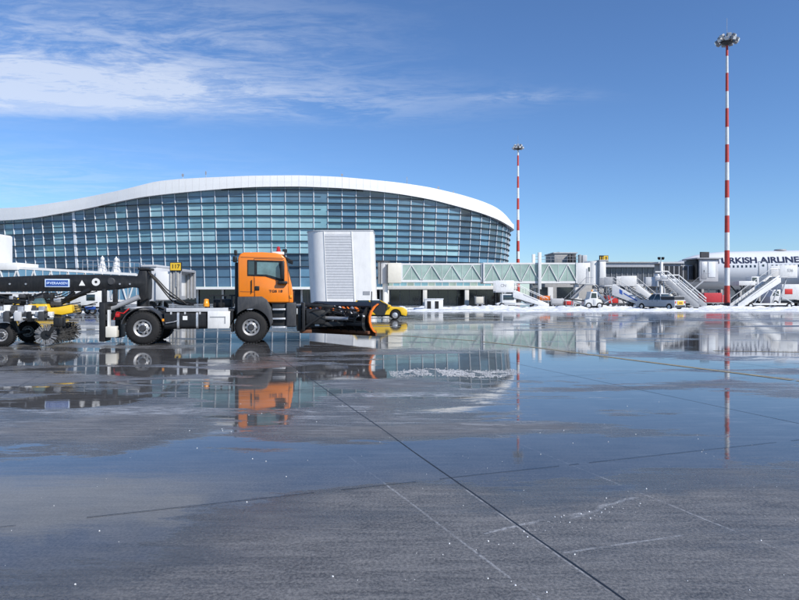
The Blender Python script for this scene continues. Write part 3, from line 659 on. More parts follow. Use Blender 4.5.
for i in range(14):
    a, b = X(380) + (X(520) - X(380)) * i / 14, X(380) + (X(520) - X(380)) * (i + 1) / 14
    MB().box(a + .05, b - .05, 4.0, 4.08, 0, 2.45).build('ground_floor_pane', G['dglass'], gal, smooth=0)
    MB().box(b - .05, b + .05, 3.96, 4.1, 0, 2.45).build('door_post', G['grey'], gal, smooth=0)
rg_ = random.Random(3)
D = 100; X = lambda px: gx(px, D) - gx(575, D)
pl = thing('plant_building', 'grey concrete stair block with rooftop plant behind the bridge cab', 'building', (gx(575, D), D, 0))
MB().box(X(545), X(604), 0, 12, 0, gz(263.5, D)).build('wall', G['conc'], pl, .03)
for px0, px1, py0 in ((556, 578, 253),):
    MB().box(X(px0), X(px1), 1, 7, gz(263.4, D), gz(py0, D)).build('penthouse', G['conc'], pl, .03)
    MB().box(X(px0) - .2, X(px1) + .2, .8, 7.2, gz(py0, D), gz(py0, D) + .18).build('penthouse_roof', G['lgrey'], pl, smooth=0)
MB().lathe([(0, gz(253, D) + .18), (.35, gz(253, D) + .18), (.35, gz(251, D)), (0, gz(250.6, D))], (X(563), 3, 0), 'z', 14).build('roof_fan', G['dark'], pl)
for px0, px1, py0, m in ((569, 571.4, 254.5, 'dark'), (572, 576, 254, 'dark'), (579.5, 582, 254.5, 'grey'), (583, 587.5, 255, 'lgrey')):
    MB().box(X(px0), X(px1), .2, .95, gz(263.4, D), gz(py0, D)).build('roof_unit', G[m], pl, .04)
for k in range(9):
    x = X(534 + k * 5.5); MB().tube((x, -.2, gz(263.6, D)), (x, -.2, gz(256.5, D)), .03, n=6).build('rail_post', G['steel'], pl)
for py in (256.5, 259.5): MB().tube((X(534), -.2, gz(py, D)), (X(578), -.2, gz(py, D)), .03, n=6).build('guard_rail', G['steel'], pl)
MB().box(X(528), X(579), -.6, 6, gz(264.6, D), gz(263.5, D)).build('roof_deck', G['grey'], pl, smooth=0)
for k, (px0, px1) in enumerate(((531, 547), (548, 553), (557, 575))):
    MB().box(X(px0), X(px1), -.06 if k else -.3, -.02 if k else .0, 0.0, 2.9).build('ground_floor_bay', G['dglass'] if k != 1 else G['white'], pl, smooth=0)

# concourse pier behind the stairs and the airliner
D = 128; X = lambda px: gx(px, D) - gx(650, D)
pier = thing('concourse_building', 'low grey concourse with long dark window band behind the passenger stairs', 'building', (gx(650, D), D, 0))
MB().box(X(600), X(830), .3, 20, 0, gz(267.5, D)).build('core', G['gglass'], pier, smooth=0)
MB().box(X(597), X(830), -1.2, 21, gz(267.4, D), gz(262.5, D)).build('roof_band', G['lgrey'], pier, .05)
MB().box(X(597), X(830), -1.6, 0, gz(263.2, D), gz(262.2, D)).build('roof_edge', G['conc'], pier, .03)
for i in range(42):
    a = X(606 + i * 5.3); w = X(5.3) - X(0)
    MB().box(a + .05, a + w - .05, .1, .2, gz(284, D), gz(267.6, D)).build('pane', G['gglass'], pier, smooth=0)
    MB().box(a - .06, a + .06, -.05, .25, gz(284, D), gz(267.6, D)).build('mullion', G['grey'], pier, smooth=0)
MB().box(X(600), X(830), -.4, .25, gz(286.5, D), gz(284, D)).build('sill_band', G['lgrey'], pier, smooth=0)
for i in range(12): MB().box(X(606 + i * 19), X(608 + i * 19), -.35, .2, 0, gz(286.6, D)).build('column', G['conc'], pier, smooth=0)
for px, w in ((615, .6), (627, .3), (640, .25), (650, .4), (686, .5), (690, .4)): MB().box(X(px) - w, X(px) + w, 4, 5, gz(262.6, D), gz(260.6, D)).build('roof_unit', G['grey'], pier, .05)

# grey bridge that docks at the airliner
D = 84; X = lambda px: gx(px, D) - gx(690, D)
jg = thing('jet_bridge', 'dark grey corrugated jet bridge docked at the airliner nose', 'jet bridge', (gx(690, D), D, 0), group='jet bridges')
zb, zt = gz(281, D), gz(262, D)
MB().box(X(664), X(683), .3, 3.2, zb, zt - .2).build('tunnel_outer', G['grey'], jg, .03)
MB().box(X(683), X(697.4), .55, 2.95, zb + .15, zt - .4).build('tunnel_inner', G['grey'], jg, .03)
for k in range(26):
    x = X(664.5) + k * (X(697) - X(664.5)) / 26; y = .3 if k < 15 else .55
    MB().box(x, x + .09, y - .09, y - .005, zb + .2, zt - .55).build('rib', G['lgrey'] if k % 4 == 0 else G['dark'], jg, smooth=0)
MB().box(X(658), X(684), -.1, 3.5, zt - .2, zt + .02).build('roof', G['lgrey'], jg, smooth=0)
MB().box(X(697.5), X(716), -.6, 3.4, zb - .1, gz(259.5, D)).build('cab', G['lgrey'], jg, .05)
MB().box(X(694), X(718), -.9, 3.6, gz(259.4, D), gz(258, D)).build('cab_roof', G['grey'], jg, .03)
MB().box(X(706), X(713), -.66, -.6, zb + .5, gz(262, D)).build('cab_window', G['clear'], jg, .01)
MB().box(X(698.8), X(704.5), -.65, -.6, zb + .3, gz(262, D)).build('cab_door', G['steel'], jg, .01)
MB().box(X(701.4), X(702), -.67, -.65, zb + 1.2, zb + 1.5).build('door_handle', G['black'], jg, smooth=0)
MB().box(X(694.5), X(697.4), -.3, 3.1, zb + .2, gz(260, D)).build('cab_bellows', G['black'], jg, .02)
sign_board(jg, X(703), -.4, gz(258, 83.6) , 'dark')
MB().box(X(660.5), X(662.5), -.2, .2, 0, zt).build('support_column', G['white'], jg, .02)
MB().box(X(686), X(688.5), .9, 1.6, .5, zb + .1).build('drive_leg', G['steel'], jg, .02)
MB().box(X(686), X(688.5), 2.2, 2.8, .5, zb + .1).build('drive_leg', G['steel'], jg, .02)
for y in (.7, 2.9): MB().lathe([(0, -.2), (.5, -.2), (.55, -.1), (.55, .1), (.5, .2), (0, .2)], (X(687.2), y, .55), 'y', 20).build('drive_wheel', G['rubber'], jg)
MB().box(X(685), X(689.5), .5, 3.1, .35, .75).build('bogie', G['grey'], jg, .03)
for k in range(12):
    MB().box(X(698) - k * .24 - .13, X(698) - k * .24 + .13, -1.5, -.7, zb - k * .2 - .03, zb - k * .2).build('stair_step', G['steel'], jg, smooth=0)
MB().bar((X(698), -1.5, zb), (X(698) - 3.0, -1.5, zb - 2.5), .06, .2).build('stair_stringer', G['steel'], jg, smooth=0)
MB().path([(X(704), -1.5, zb + 1), (X(698), -1.5, zb + 1), (X(698) - 3.0, -1.5, zb - 1.5)], .035).build('handrail', G['steel'], jg)

# twin camera lamp post on the pier bridge
lp = thing('lamp_post', 'pale post carrying two dark round lamps above the grey jet bridge', 'lamp post', (gx(661, 82), 82, 0))
MB().tube((0, 0, 0), (0, 0, gz(262, 82)), .16, .14, 12).build('pole', G['white'], lp)
MB().tube((0, 0, gz(262, 82)), (0, 0, gz(259, 82)), .05, n=8).build('upper_pole', G['steel'], lp)
MB().bar((-.28, 0, gz(259.6, 82)), (.28, 0, gz(259.6, 82)), .06).build('crossarm', G['steel'], lp, smooth=0)
for s in (-1, 1): MB().lathe([(0, -.16), (.12, -.16), (.2, 0), (.2, .2), (0, .22)], (s * .26, 0, gz(258.6, 82)), 'z', 14).build('lamp', G['black'], lp)

# left bridge behind the sweeper
D = 54; X = lambda px: gx(px, D) - gx(90, D)
jl = thing('jet_bridge', 'white jet bridge behind the sweeper boom, sloping down to a hooded cab', 'jet bridge', (gx(90, D), D, 0), group='jet bridges')
tunnel(jl, X(-11.5), X(143), 1.84, 1.05, 2.25, .4, 2.9, 1.5, PANE['blue'])
MB().box(X(-50), X(-12), 0, 3.6, 1.2, gz(232, D)).build('rotunda_block', G['white'], jl, .25, 4)
MB().tube((X(-8), 1.8, 0), (X(-8), 1.8, 1.2), .5, n=16).build('column', G['white'], jl)
MB().box(X(-11.5), X(16), .2, 3.4, gz(266.5, D) - .3, gz(262.5, D)).build('roof_step', G['white'], jl, .04)
MB().box(X(143), X(157), -.1, 3.5, gz(301, D), gz(267, D)).build('cab_rear', G['lgrey'], jl, .05)
MB().box(X(142), X(157.5), -.2, 3.6, gz(266.9, D), gz(264.8, D)).build('cab_roof', G['lgrey'], jl, .03)
MB().box(X(157), X(171.5), -.35, 3.7, gz(300, D), gz(271.5, D)).build('cab', G['white'], jl, .06)
MB().box(X(146), X(151), -.13, -.09, gz(298, D), gz(273, D)).build('cab_door', G['steel'], jl, .01)
for k in range(6):           # bellows of the canopy, each a folded hoop
    x = X(171.6) + k * .16; g = .10 if k % 2 else 0
    o = MB(); za, zc = gz(299.5, D) + g, gz(271, D) + .05 * k - g
    o.box(x, x + .16, -.45 + g, -.25 + g, za, zc).box(x, x + .16, 3.55 - g, 3.75 - g, za, zc).box(x, x + .16, -.25 + g, 3.55 - g, zc - .2, zc)
    o.build('canopy_hoop', G['conc'] if k % 2 == 0 else G['grey'], jl, .02)
MB().box(X(170), X(172), -.1, 3.5, gz(299, D), gz(296, D)).build('cab_sill', G['grey'], jl, smooth=0)
for y in (.6, 2.8): MB().tube((X(150), y, .5), (X(150), y, gz(301, D) + .05), .16, n=10).build('drive_leg', G['steel'], jl)
for y in (.4, 3.0): MB().lathe([(0, -.2), (.45, -.2), (.5, -.1), (.5, .1), (.45, .2), (0, .2)], (X(150), y, .5), 'y', 20).build('drive_wheel', G['rubber'], jl)
sign_board(jl, X(178), -.5, gz(271, 53.5), 'left')
for k in range(13):
    px = 80 + k * 5.2; zr = 4.19 - .67 * (px - 12) / 131
    MB().tube((X(px), .45, zr), (X(px), .45, zr + .95), .022, n=6).build('rail_post', G['steel'], jl)
for dz in (.5, .95): MB().tube((X(80), .45, 4.19 - .67 * 68 / 131 + dz), (X(142.4), .45, 4.19 - .67 * 130.4 / 131 + dz), .022, n=6).build('guard_rail', G['steel'], jl)
for px in (97.5, 111.5):
    zr = 4.17 - .67 * (px - 12) / 131
    h = thing('shrouded_beacon', 'white cone-shaped shrouded beacon on the jet bridge roof, ' + ('nearer the white bridge block' if px < 100 else 'nearer the cab'), 'beacon', (gx(px, D), D + .9, zr), group='shrouded beacons on the bridge roof')
    MB().lathe([(0, 0), (.42, 0), (.36, .25), (.26, .6), (.16, .95), (.13, 1.02), (0, 1.02)], (0, 0, 0), 'z', 14).build('shroud', G['whitepaint'], h)
    MB().lathe([(0, 1.0), (.12, 1.0), (.18, 1.12), (.17, 1.25), (.06, 1.36), (.04, 1.45), (0, 1.45)], (0, 0, 0), 'z', 14).build('knob', G['whitepaint'], h)

# ---------------------------------------------------------------- floodlight masts
def mast(px, D, base_r, top_z, bands, label):
    r = thing('floodlight_mast', label, 'mast', (gx(px, D), D, 0), group='red and white floodlight masts')
    z = 0.0
    MB().lathe([(0, 0), (.75, 0), (.75, .35), (base_r, .4), (base_r, .6), (0, .6)], (0, 0, 0), 'z', 20).build('base', G['dark'], r)
    rad = lambda z: base_r * (1 - .62 * z / top_z)
    for a, b, c in bands:
        MB().tube((0, 0, a), (0, 0, b), rad(a), rad(b), 20).build('band', G['mastred'] if c else G['whitepaint'], r)
    zt = bands[-1][1]
    MB().lathe([(rad(zt) * .9, zt - .1), (.7, zt + .25), (.75, zt + .5), (rad(zt) * .9, zt + .5)], (0, 0, 0), 'z', 16).build('head_frame', G['dark'], r)
    for ring, (rr_, zz, n) in enumerate(((1.15, zt + .45, 9), (.8, zt + 1.0, 6))):
        for k in range(n):
            a = 2 * math.pi * (k + .3 * ring) / n; c, s = math.cos(a), math.sin(a)
            p = Vector((rr_ * c, rr_ * s, zz)); f = Vector((c, s, -.55)).normalized()
            f2 = MB().bar(p - f * .22, p + f * .20, .5, .42).build('floodlight', G['grey'], r, .04)
            MB().bar(p + f * .205, p + f * .225, .4, .32).build('lens', G['clear'], f2, smooth=0)
            MB().tube((c * .4, s * .4, zt + .4), p, .05, n=6).build('arm', G['dark'], r)
    MB().tube((0, 0, zt), (0, 0, zt + 1.4), .12, n=8).build('head_post', G['dark'], r)
    MB().tube((0, 0, zt + 1.4), (0, 0, zt + 3.4), .025, n=6).build('lightning_rod', G['steel'], r)
def bands_px(ys, D, first_red):
    zs = [gz(y, D) for y in ys]; zs[0] = .5; return [(a, b, (i % 2 == 0) == first_red) for i, (a, b) in enumerate(zip(zs[:-1], zs[1:]))]
D = 76
mast(727, D, .33, 36, bands_px([304, 285.7, 267.8, 250.4, 232.6, 215.7, 197.8, 180.4, 162.5, 144.6, 127.2, 108.4, 91.5, 73.1, 56.2, 45], D, True), 'tall red and white striped floodlight mast in front of the airliner')
D = 140
mast(518, D, .44, 38, bands_px([301.9, 292, 281.5, 270.5, 259, 251.5, 241, 230.5, 220, 209.5, 198.4, 188, 176.5, 166, 155.5, 150], D, False), 'distant red and white striped floodlight mast beyond the terminal end')

# ---------------------------------------------------------------- orange plough truck (local frame: x forward, y away from the viewer)
TX, TY = gx(142.5, 19.2), 19.2
FX, FY = gx(251, 19.8), 19.8
TH = math.atan2(FY - TY, FX - TX); CT, ST = math.cos(TH), math.sin(TH)
def L(px, py=None, ly=0.0):
    k = (px - 399.5) / F
    lx = (k * TY - TX + ly * (k * CT + ST)) / (CT - k * ST)
    if py is None: return lx
    Yw = TY + lx * ST + ly * CT
    return lx, EYE + (HZ - py) / F * Yw
def LP(pts, ly=0.0): return [L(a, b, ly) for a, b in pts]
truck = thing('plough_truck', 'orange truck with a black snow plough on its nose and a bare rear frame', 'truck', (TX, TY, 0), TH)
WR = 0.535
def wheel(root, x, y0, y1, r, rim_r, rim_mat, name='wheel', near=True):
    w = y1 - y0
    t = MB().lathe([(rim_r, y0 + .03), (rim_r + .03, y0), (r - .10, y0 - .005), (r - .03, y0 + .03), (r, y0 + .07), (r, y1 - .07), (r - .03, y1 - .03), (r - .1, y1), (rim_r + .03, y1), (rim_r, y1 - .03), (rim_r, y0 + .03)], (0, 0, 0), 'y', 44)
    o = t.build(name, G['rubber'], root, loc=(x, 0, r))
    for k in range(30):
        a = 2 * math.pi * k / 30
        pass
    tr = MB()
    for k in range(36):
        a = 2 * math.pi * k / 36; c, s = math.cos(a), math.sin(a)
        for yy0, yy1, da in ((y0 + .03, y0 + w * .42, 0), (y1 - w * .42, y1 - .03, math.pi / 36)):
            c2, s2 = math.cos(a + da), math.sin(a + da); tx, tz = -s2, c2
            h = r * .055
            p = [Vector((c2 * rr_ + tx * t_ * h, yy, s2 * rr_ + tz * t_ * h)) for rr_ in (r - .02, r + .014) for yy, t_ in ((yy0, -1), (yy1, -1), (yy1, 1), (yy0, 1))]
            tr.hexa(p[:4], p[4:])
    tag(tr.build('tread_blocks', G['rubber'], o, smooth=0), kind='stuff')
    d = y0 + .05
    rim = MB().lathe([(rim_r + .005, y0 + .02), (rim_r - .01, y0 + .035), (rim_r - .05, d + .02), (rim_r * .78, d + .09), (rim_r * .62, d + .06), (rim_r * .5, d + .015), (rim_r * .42, d), (0, d)], (0, 0, 0), 'y', 40).build('rim', rim_mat, o)
    for k in range(8):
        a = 2 * math.pi * (k + .5) / 8; p = Vector((math.cos(a) * rim_r * .72, d + .05, math.sin(a) * rim_r * .72))
        MB().tube(p, p + V(0, .04, 0), rim_r * .12, n=10).build('rim_hole', G['black'], o)
    hb = MB().lathe([(rim_r * .40, d + .02), (rim_r * .38, d - .06), (rim_r * .30, d - .09), (0, d - .09)], (0, 0, 0), 'y', 20).build('hub', G['dark'], o)
    for k in range(10):
        a = 2 * math.pi * k / 10; p = Vector((math.cos(a) * rim_r * .52, d + .01, math.sin(a) * rim_r * .52)); MB().tube(p - V(0, .035, 0), p + V(0, .02, 0), .016, n=6).build('wheel_nut', G['silver'], o)
    return o
wheel(truck, 0, 0.0, .62, WR, .275, G['silver']); wheel(truck, 0, 1.88, 2.5, WR, .275, G['silver'])
fx = L(251); wheel(truck, fx, 0.03, .36, WR, .275, G['silver']); wheel(truck, fx, 2.12, 2.45, WR, .275, G['silver'])
for x in (0, fx): MB().tube((x, .3, WR), (x, 2.2, WR), .11, n=10).lathe([(0, -.2), (.2, -.15), (.24, 0), (.2, .15), (0, .2)], (x, 1.25, WR), 'y', 14).build('axle', G['black'], truck)
# frame
x0, x1 = L(104), L(292)
for y in (.82, 1.58):
    MB().box(x0, x1, y, y + .1, .78, 1.08).build('chassis_rail', G['black'], truck, .01)
for px in (110, 130, 165, 195, 225): MB().box(L(px), L(px) + .1, .92, 1.58, .82, 1.02).build('cross_member', G['black'], truck, smooth=0)
a, zt = L(166, 308.2); b = L(228); MB().box(a, b, .02, .14, zt - .12, zt).build('side_rail', G['lgrey'], truck, .012)
MB().box(L(163), L(234), .14, 2.36, zt - .1, zt - .04).build('deck_plate', G['dark'], truck, smooth=0)
for px in (170, 184, 199, 213): MB().box(L(px), L(px) + .05, .03, .8, zt - .2, zt - .115).build('rail_bracket', G['lgrey'], truck, smooth=0)
# rear tank (black, rounded) with silver straps
(ta, tzt), (tb, tzb) = L(164, 311.5), L(206, 329)
sec = [(y, z) for y, z in rrect(.36, (tzt + tzb) / 2, .66, tzt - tzb, .13, .13, 5)]
MB().rings([[Vector((x, y, z)) for y, z in sec] for x in (ta, tb)]).build('fuel_tank', G['black'], truck)
for px in (178, 197):
    s2 = [(y, z) for y, z in rrect(.36, (tzt + tzb) / 2, .69, tzt - tzb + .03, .14, .14, 5)]
    x = L(px); MB().rings([[Vector((xx, y, z)) for y, z in s2] for xx in (x - .035, x + .035)]).build('tank_strap', G['silver'], truck)
a, z1 = L(185, 316); MB().box(a - .07, a + .07, .0, .03, z1 - .13, z1).build('tank_label', G['white'], truck, smooth=0)
MB().path([(ta + .05, -.01, tzb + .2), (ta + .3, -.02, tzb + .24), (ta + .42, 0.0, tzb + .28)], .018).build('tank_hose', G['silver'], truck)
(a, z1), (b, z0) = L(207.5, 311.3), L(230, 328.5)
bx_ = MB().box(a, b, -.01, .6, z0, z1).build('toolbox', G['whitepaint'], truck, .02)
MB().box(a + .08, b - .14, -.022, -.01, z1 - .2, z1 - .17).build('lid_groove', G['grey'], bx_, smooth=0)
MB().box(b - .17, b - .14, -.022, -.01, z1 - .4, z1 - .17).build('lid_groove', G['grey'], bx_, smooth=0)
MB().box(L(231), L(233), 0, .5, z0 - .12, z1).build('mudflap', G['black'], truck, smooth=0)
# equipment between cab and deck
(a, z1), (b, z0) = L(207, 295.5), L(232, 308)
for x in (a, (a + b) / 2, b - .05):
    MB().bar((x, .5, z0), (x, .5, z1), .05).bar((x, 1.9, z0), (x, 1.9, z1), .05).build('rack_post', G['black'], truck, smooth=0)
for y in (.5, 1.9): MB().bar((a, y, z1), (b, y, z1), .05).build('rack_rail', G['black'], truck, smooth=0)
MB().box(a + .1, b - .08, .7, 1.75, z0, z1 - .12).build('hydraulic_tank', G['black'], truck, .03)
MB().box(L(234), L(238.5), .25, .8, .95, L(236, 262)[1]).build('air_intake', G['black'], truck, .04)
MB().box(L(233.5), L(236.5), .15, .35, L(236, 255)[1], L(236, 249.5)[1]).build('intake_cap', G['black'], truck, .03)
p = L(205, 303); MB().lathe([(0, -.12), (.1, -.12), (.1, -.02), (.085, .0), (.075, .12), (0, .14)], (p[0], .3, p[1]), 'z', 16).build('amber_beacon', G['amber'], truck)
MB().tube((p[0], .3, zt - .05), (p[0], .3, p[1] - .1), .05, n=8).build('beacon_post', G['black'], truck)
# rear: fifth wheel, fenders, lamp box, mud flaps
for y in (0.0, 1.9):
    pts = []; cx, cz = 0.0, WR
    r0, r1 = .635, .665
    an = [R(t) for t in range(8, 173, 8)]
    pol = [(cx + r1 * math.cos(t), cz + r1 * math.sin(t)) for t in an] + [(cx + r0 * math.cos(t), cz + r0 * math.sin(t)) for t in an[::-1]]
    m_ = MB()
    for (a0, b0), (a1, b1) in zip(zip(pol[:len(an)], pol[::-1][:len(an)]), list(zip(pol[:len(an)], pol[::-1][:len(an)]))[1:]):
        m_.hexa([(a0[0], y - .02, a0[1]), (a1[0], y - .02, a1[1]), (b1[0], y - .02, b1[1]), (b0[0], y - .02, b0[1])], [(a0[0], y + .62, a0[1]), (a1[0], y + .62, a1[1]), (b1[0], y + .62, b1[1]), (b0[0], y + .62, b0[1])])
    f_ = m_.build('rear_fender', G['dark'], truck)
    if y == 0: MB().box(.60, .66, -.035, .0, WR + .22, WR + .3).build('side_marker', G['amber'], f_, smooth=0)
MB().box(L(98.5), L(104.5), .05, .7, .12, L(100, 303)[1]).build('rear_mudflap', G['black'], truck, .015)
MB().box(L(98.5), L(104.5), 1.8, 2.45, .12, L(100, 303)[1]).build('rear_mudflap', G['black'], truck, .015)
MB().box(L(98), L(106), .1, 2.4, .78, .98).build('rear_cross_beam', G['black'], truck, .02)
(a, z1), (b, z0) = L(105, 326.5), L(116.5, 337.5)
MB().box(a, b, .02, .3, z0, z1).build('lamp_box', G['cream'], truck, .03)
MB().box(L(106.5), L(108.5), .1, .25, z1, L(107, 310)[1]).build('lamp_bracket', G['whitepaint'], truck, smooth=0)
MB().box(L(114), L(118), .12, .3, L(0, 318)[1] , L(0, 314)[1]).build('tail_lamp', G['redlens'], truck, .02)
for y in (.2, .3): MB().path([(L(112), y, .8), (L(115), y, 1.05), (L(120), y + .2, 1.0), (L(124), y + .4, 1.15)], .02).build('air_hose', G['redlens'] if y < .25 else G['black'], truck)
MB().lathe([(0, 0), (.5, 0), (.52, .05), (.48, .11), (0, .12)], (L(137, ly=1.2), 1.25, 1.10), 'z', 26).build('fifth_wheel', G['steel'], truck)
# cab
CW = 2.42
body = LP([(238, 297.5), (237.8, 258), (239.5, 254.2), (243.5, 252.2), (262, 252.0), (275, 252.8), (282, 254.6), (285.8, 258.5), (288, 270), (291.3, 283), (293, 292), (293.3, 303), (266, 303), (262, 297.5)])
cab = MB().prism(body, .03, CW).build('cab', G['orange'], truck, .05, 3)
door = LP([(255.2, 301.8), (254.6, 286), (254.6, 277.5), (266, 277.8), (273, 280.3), (280.5, 282.8), (284.5, 283.2), (287.6, 285), (289, 301.8)])
MB().prism(door, .008, .05).build('door', G['orange'], cab, .008, 2)
for pts in ([(254.4, 302), (254.0, 258.6)], [(254.2, 258.5), (283, 259.2)], [(289.4, 302), (287.8, 285)]):
    (ax, az), (bx2, bz) = LP(pts); MB().bar((ax, .028, az), (bx2, .028, bz), .014, .014).build('door_seam', G['rust'], cab, smooth=0)
wf = LP([(247.3, 259.8), (282, 260.6), (284, 270), (284.6, 282), (280, 281.2), (272.5, 278.7), (265.5, 276.4), (247.3, 275.8)])
MB().prism(wf, .012, .05).build('window_surround', G['black'], cab, .006, 1)
wg = LP([(257, 262), (278.5, 262.6), (280, 270), (280.3, 278.5), (273.5, 276.4), (266.2, 274.6), (257, 274.3)])
MB().prism(wg, .002, .03).build('side_window', G['cabglass'], cab, smooth=0)
MB().prism(LP([(248.2, 261), (254.2, 261.2), (254.2, 274.6), (248.2, 274.4)]), .004, .03).build('rear_quarter_window', G['carglass'], cab, smooth=0)
h_ = L(257.2, 287.6); MB().box(h_[0] - .07, h_[0] + .07, -.02, .03, h_[1] - .09, h_[1] + .05).build('door_handle', G['black'], cab, .012)
mp_ = L(275.8, 291.3); text('model_plate', 'TGS 18', .115, G['black'], cab, (mp_[0], .0, mp_[1]), sx=1.25, bold=.003)
# windscreen and visor on the sloping front
(ax, az), (bx2, bz) = L(286.3, 260), L(291.0, 282.5)
MB().hexa([(ax + .03, .22, az), (bx2 + .03, .22, bz), (bx2 - .02, .22, bz), (ax - .02, .22, az)], [(ax + .03, CW - .2, az), (bx2 + .03, CW - .2, bz), (bx2 - .02, CW - .2, bz), (ax - .02, CW - .2, az)]).build('windscreen', G['carglass'], cab, smooth=0)
(ax, az) = L(284.5, 256.5); MB().hexa([(ax, .15, az - .06), (ax + .28, .15, az - .16), (ax + .28, .15, az - .13), (ax, .15, az + .02)], [(ax, CW - .15, az - .06), (ax + .28, CW - .15, az - .16), (ax + .28, CW - .15, az - .13), (ax, CW - .15, az + .02)]).build('sun_visor', G['black'], cab, smooth=0)
MB().box(L(293.6), L(293.6) + .03, .5, CW - .5, 1.35, 1.75).build('grille', G['black'], cab, .01)
# mirrors
(ma, mz1), (mb_, mz0) = L(280.5, 261, -.12), L(284.5, 279.5, -.12)
MB().box(ma, mb_, -.22, -.06, mz0, mz1).build('mirror', G['black'], cab, .03)
MB().bar((ma + .06, -.1, mz1 - .05), (ma + .1, .06, mz1 + .02), .04).bar((ma + .06, -.1, mz0 + .05), (ma + .1, .06, mz0 - .03), .04).build('mirror_arm', G['black'], cab, smooth=0)
q = L(281.5, 282.6); MB().box(q[0] - .12, q[0] + .2, -.16, .03, q[1] - .05, q[1] + .05).build('kerb_mirror', G['black'], cab, .03)
MB().box(mb_, mb_ + .1, CW + .05, CW + .2, mz0, mz1).build('mirror', G['black'], cab, .03)
# roof beacons
rb = L(278, 253.2); MB().box(rb[0] - .2, rb[0] + .2, .5, 1.9, rb[1] - .02, rb[1] + .09).build('beacon_bar', G['whitepaint'], cab, .03)
for y in (.62, 1.78): MB().lathe([(0, 0), (.08, 0), (.08, .04), (.065, .05), (.058, .15), (.03, .18), (0, .18)], (rb[0], y, rb[1] + .09), 'z', 16).build('beacon', G['redlens'] if y < 1 else G['amber'], cab)
q = L(284, 251.5); MB().bar((q[0], .6, q[1] - .15), (q[0], .6, q[1] + .05), .03).box(q[0] - .06, q[0] + .1, .52, .68, q[1], q[1] + .12).build('work_lamp', G['black'], cab, smooth=0)
q = L(249, 251.2); MB().lathe([(0, -.05), (.06, -.05), (.06, .02), (0, .05)], (q[0], 1.0, q[1]), 'z', 10).build('roof_marker', G['clear'], cab)
q = L(236, 259); MB().box(q[0] - .12, q[0] + .02, .1, .3, q[1] - .1, q[1] + .1).build('work_lamp', G['black'], cab, .03)
# dark lower cab: front fender with wheel arch, steps, bumper
def fender(y0, y1):
    cx, cz = fx, WR; Rr = .615
    arc = [(cx + Rr * math.cos(R(t)), cz + Rr * math.sin(R(t))) for t in range(-2, 183, 8)]
    (lx0, lz0), (rx0, rz0) = L(237.5, 296.8), L(262, 296.4)
    outer = [(arc[-1][0] - .08, cz), (lx0, cz + .5), (lx0, lz0), (rx0, rz0), L(267, 299.8), L(271.5, 308), (arc[0][0] + .10, L(272, 322)[1])]
    return MB().prism(arc + outer, y0, y1)
for pts in ([(240.5, 257), (284.6, 258.2)], [(240, 291.5), (254, 291.8)], [(287.6, 262), (288.6, 284)]):
    (ax, az), (bx2, bz) = LP(pts); MB().bar((ax, .026, az), (bx2, .026, bz), .012, .012).build('panel_seam', G['rust'], cab, smooth=0)
q = L(290.6, 296.5); MB().box(q[0] - .03, q[0] + .05, .0, .04, q[1] - .05, q[1] + .05).build('side_indicator', G['amber'], cab, .01)
(ax, az), (bx2, bz) = LP([(251.6, 280), (251.6, 293)]); MB().tube((ax, -.01, az), (bx2, -.01, bz), .014, n=8).build('grab_handle', G['black'], cab)
fender(-.03, .3).build('front_fender', G['dark'], truck, .02, 2); fender(CW - .28, CW + .03).build('front_fender', G['dark'], truck, .02, 2)
(a, z1), (b, z0) = L(270, 302.5), L(287, 326)
MB().box(a + .06, b, .1, CW - .06, z0, z1 + .01).build('step_well', G['black'], truck, .02)
for py in (309.5, 318.8, 327.5):
    s0, sz = L(272.5, py); MB().box(s0, L(285.5), -.02, .24, sz - .03, sz + .03).build('step', G['silver'], truck, .01)
MB().box(L(286), L(296.5), 0, CW + .02, L(290, 327)[1], L(290, 302.6)[1]).build('bumper', G['dark'], truck, .05, 3)
MB().box(L(296.6), L(297.5), .12, .6, .95, 1.15).build('headlight', G['clear'], truck, .02); MB().box(L(296.6), L(297.5), 1.85, 2.3, .95, 1.15).build('headlight', G['clear'], truck, .02)
MB().tube((fx + .3, 1.25, .72), (L(290), 1.25, .72), .2, n=14).build('engine_sump', G['black'], truck)
# plough: blade turned so that its ribbed back faces the viewer
NX = L(373.5, ly=-.35); A = Vector((NX, -.35, 0)); Bq = Vector((L(297) + .42, 2.75, 0))
bd = (Bq - A).normalized(); bn = Vector((-bd.y, bd.x, 0)); bn = bn if bn.x > 0 else -bn
prof = [(.33, .10), (.38, .02), (.52, -.10), (.70, -.17), (.88, -.17), (1.07, -.08), (1.21, .06), (1.31, .24)]
blade = MB().rings([[Vector((c.x, c.y, z)) + bn * f for z, f in prof] + [Vector((c.x, c.y, z)) + bn * (f + .03) for z, f in prof[::-1]] for c in (A, A.lerp(Bq, .5), Bq)]).build('plough_blade', G['black'], truck)
MB().rings([[Vector((c.x, c.y, z)) + bn * (f + .034) for z, f in prof] + [Vector((c.x, c.y, z)) + bn * (f + .045) for z, f in prof[::-1]] for c in (A, A.lerp(Bq, .5), Bq)]).build('blade_face', G['plough'], blade)
ep = prof; ring0 = [A + bn * f + V(0, 0, z) - bd * .012 for z, f in [(z, f - .045) for z, f in ep] + [(z, f + .05) for z, f in ep[::-1]]]
MB().rings([ring0, [p + bd * .05 for p in ring0]]).build('end_plate', G['plough'], blade)
for k in range(9):
    c = A.lerp(Bq, .05 + k * .112)
    rg0 = [c + bn * f + V(0, 0, z) for z, f in [(z, f - .004) for z, f in prof[1:-1]] + [(1.18, -.16), (.9, -.36), (.55, -.36), (.35, -.22)]]
    MB().rings([rg0, [p + bd * .03 for p in rg0]]).build('rib', G['black'], blade, smooth=0)
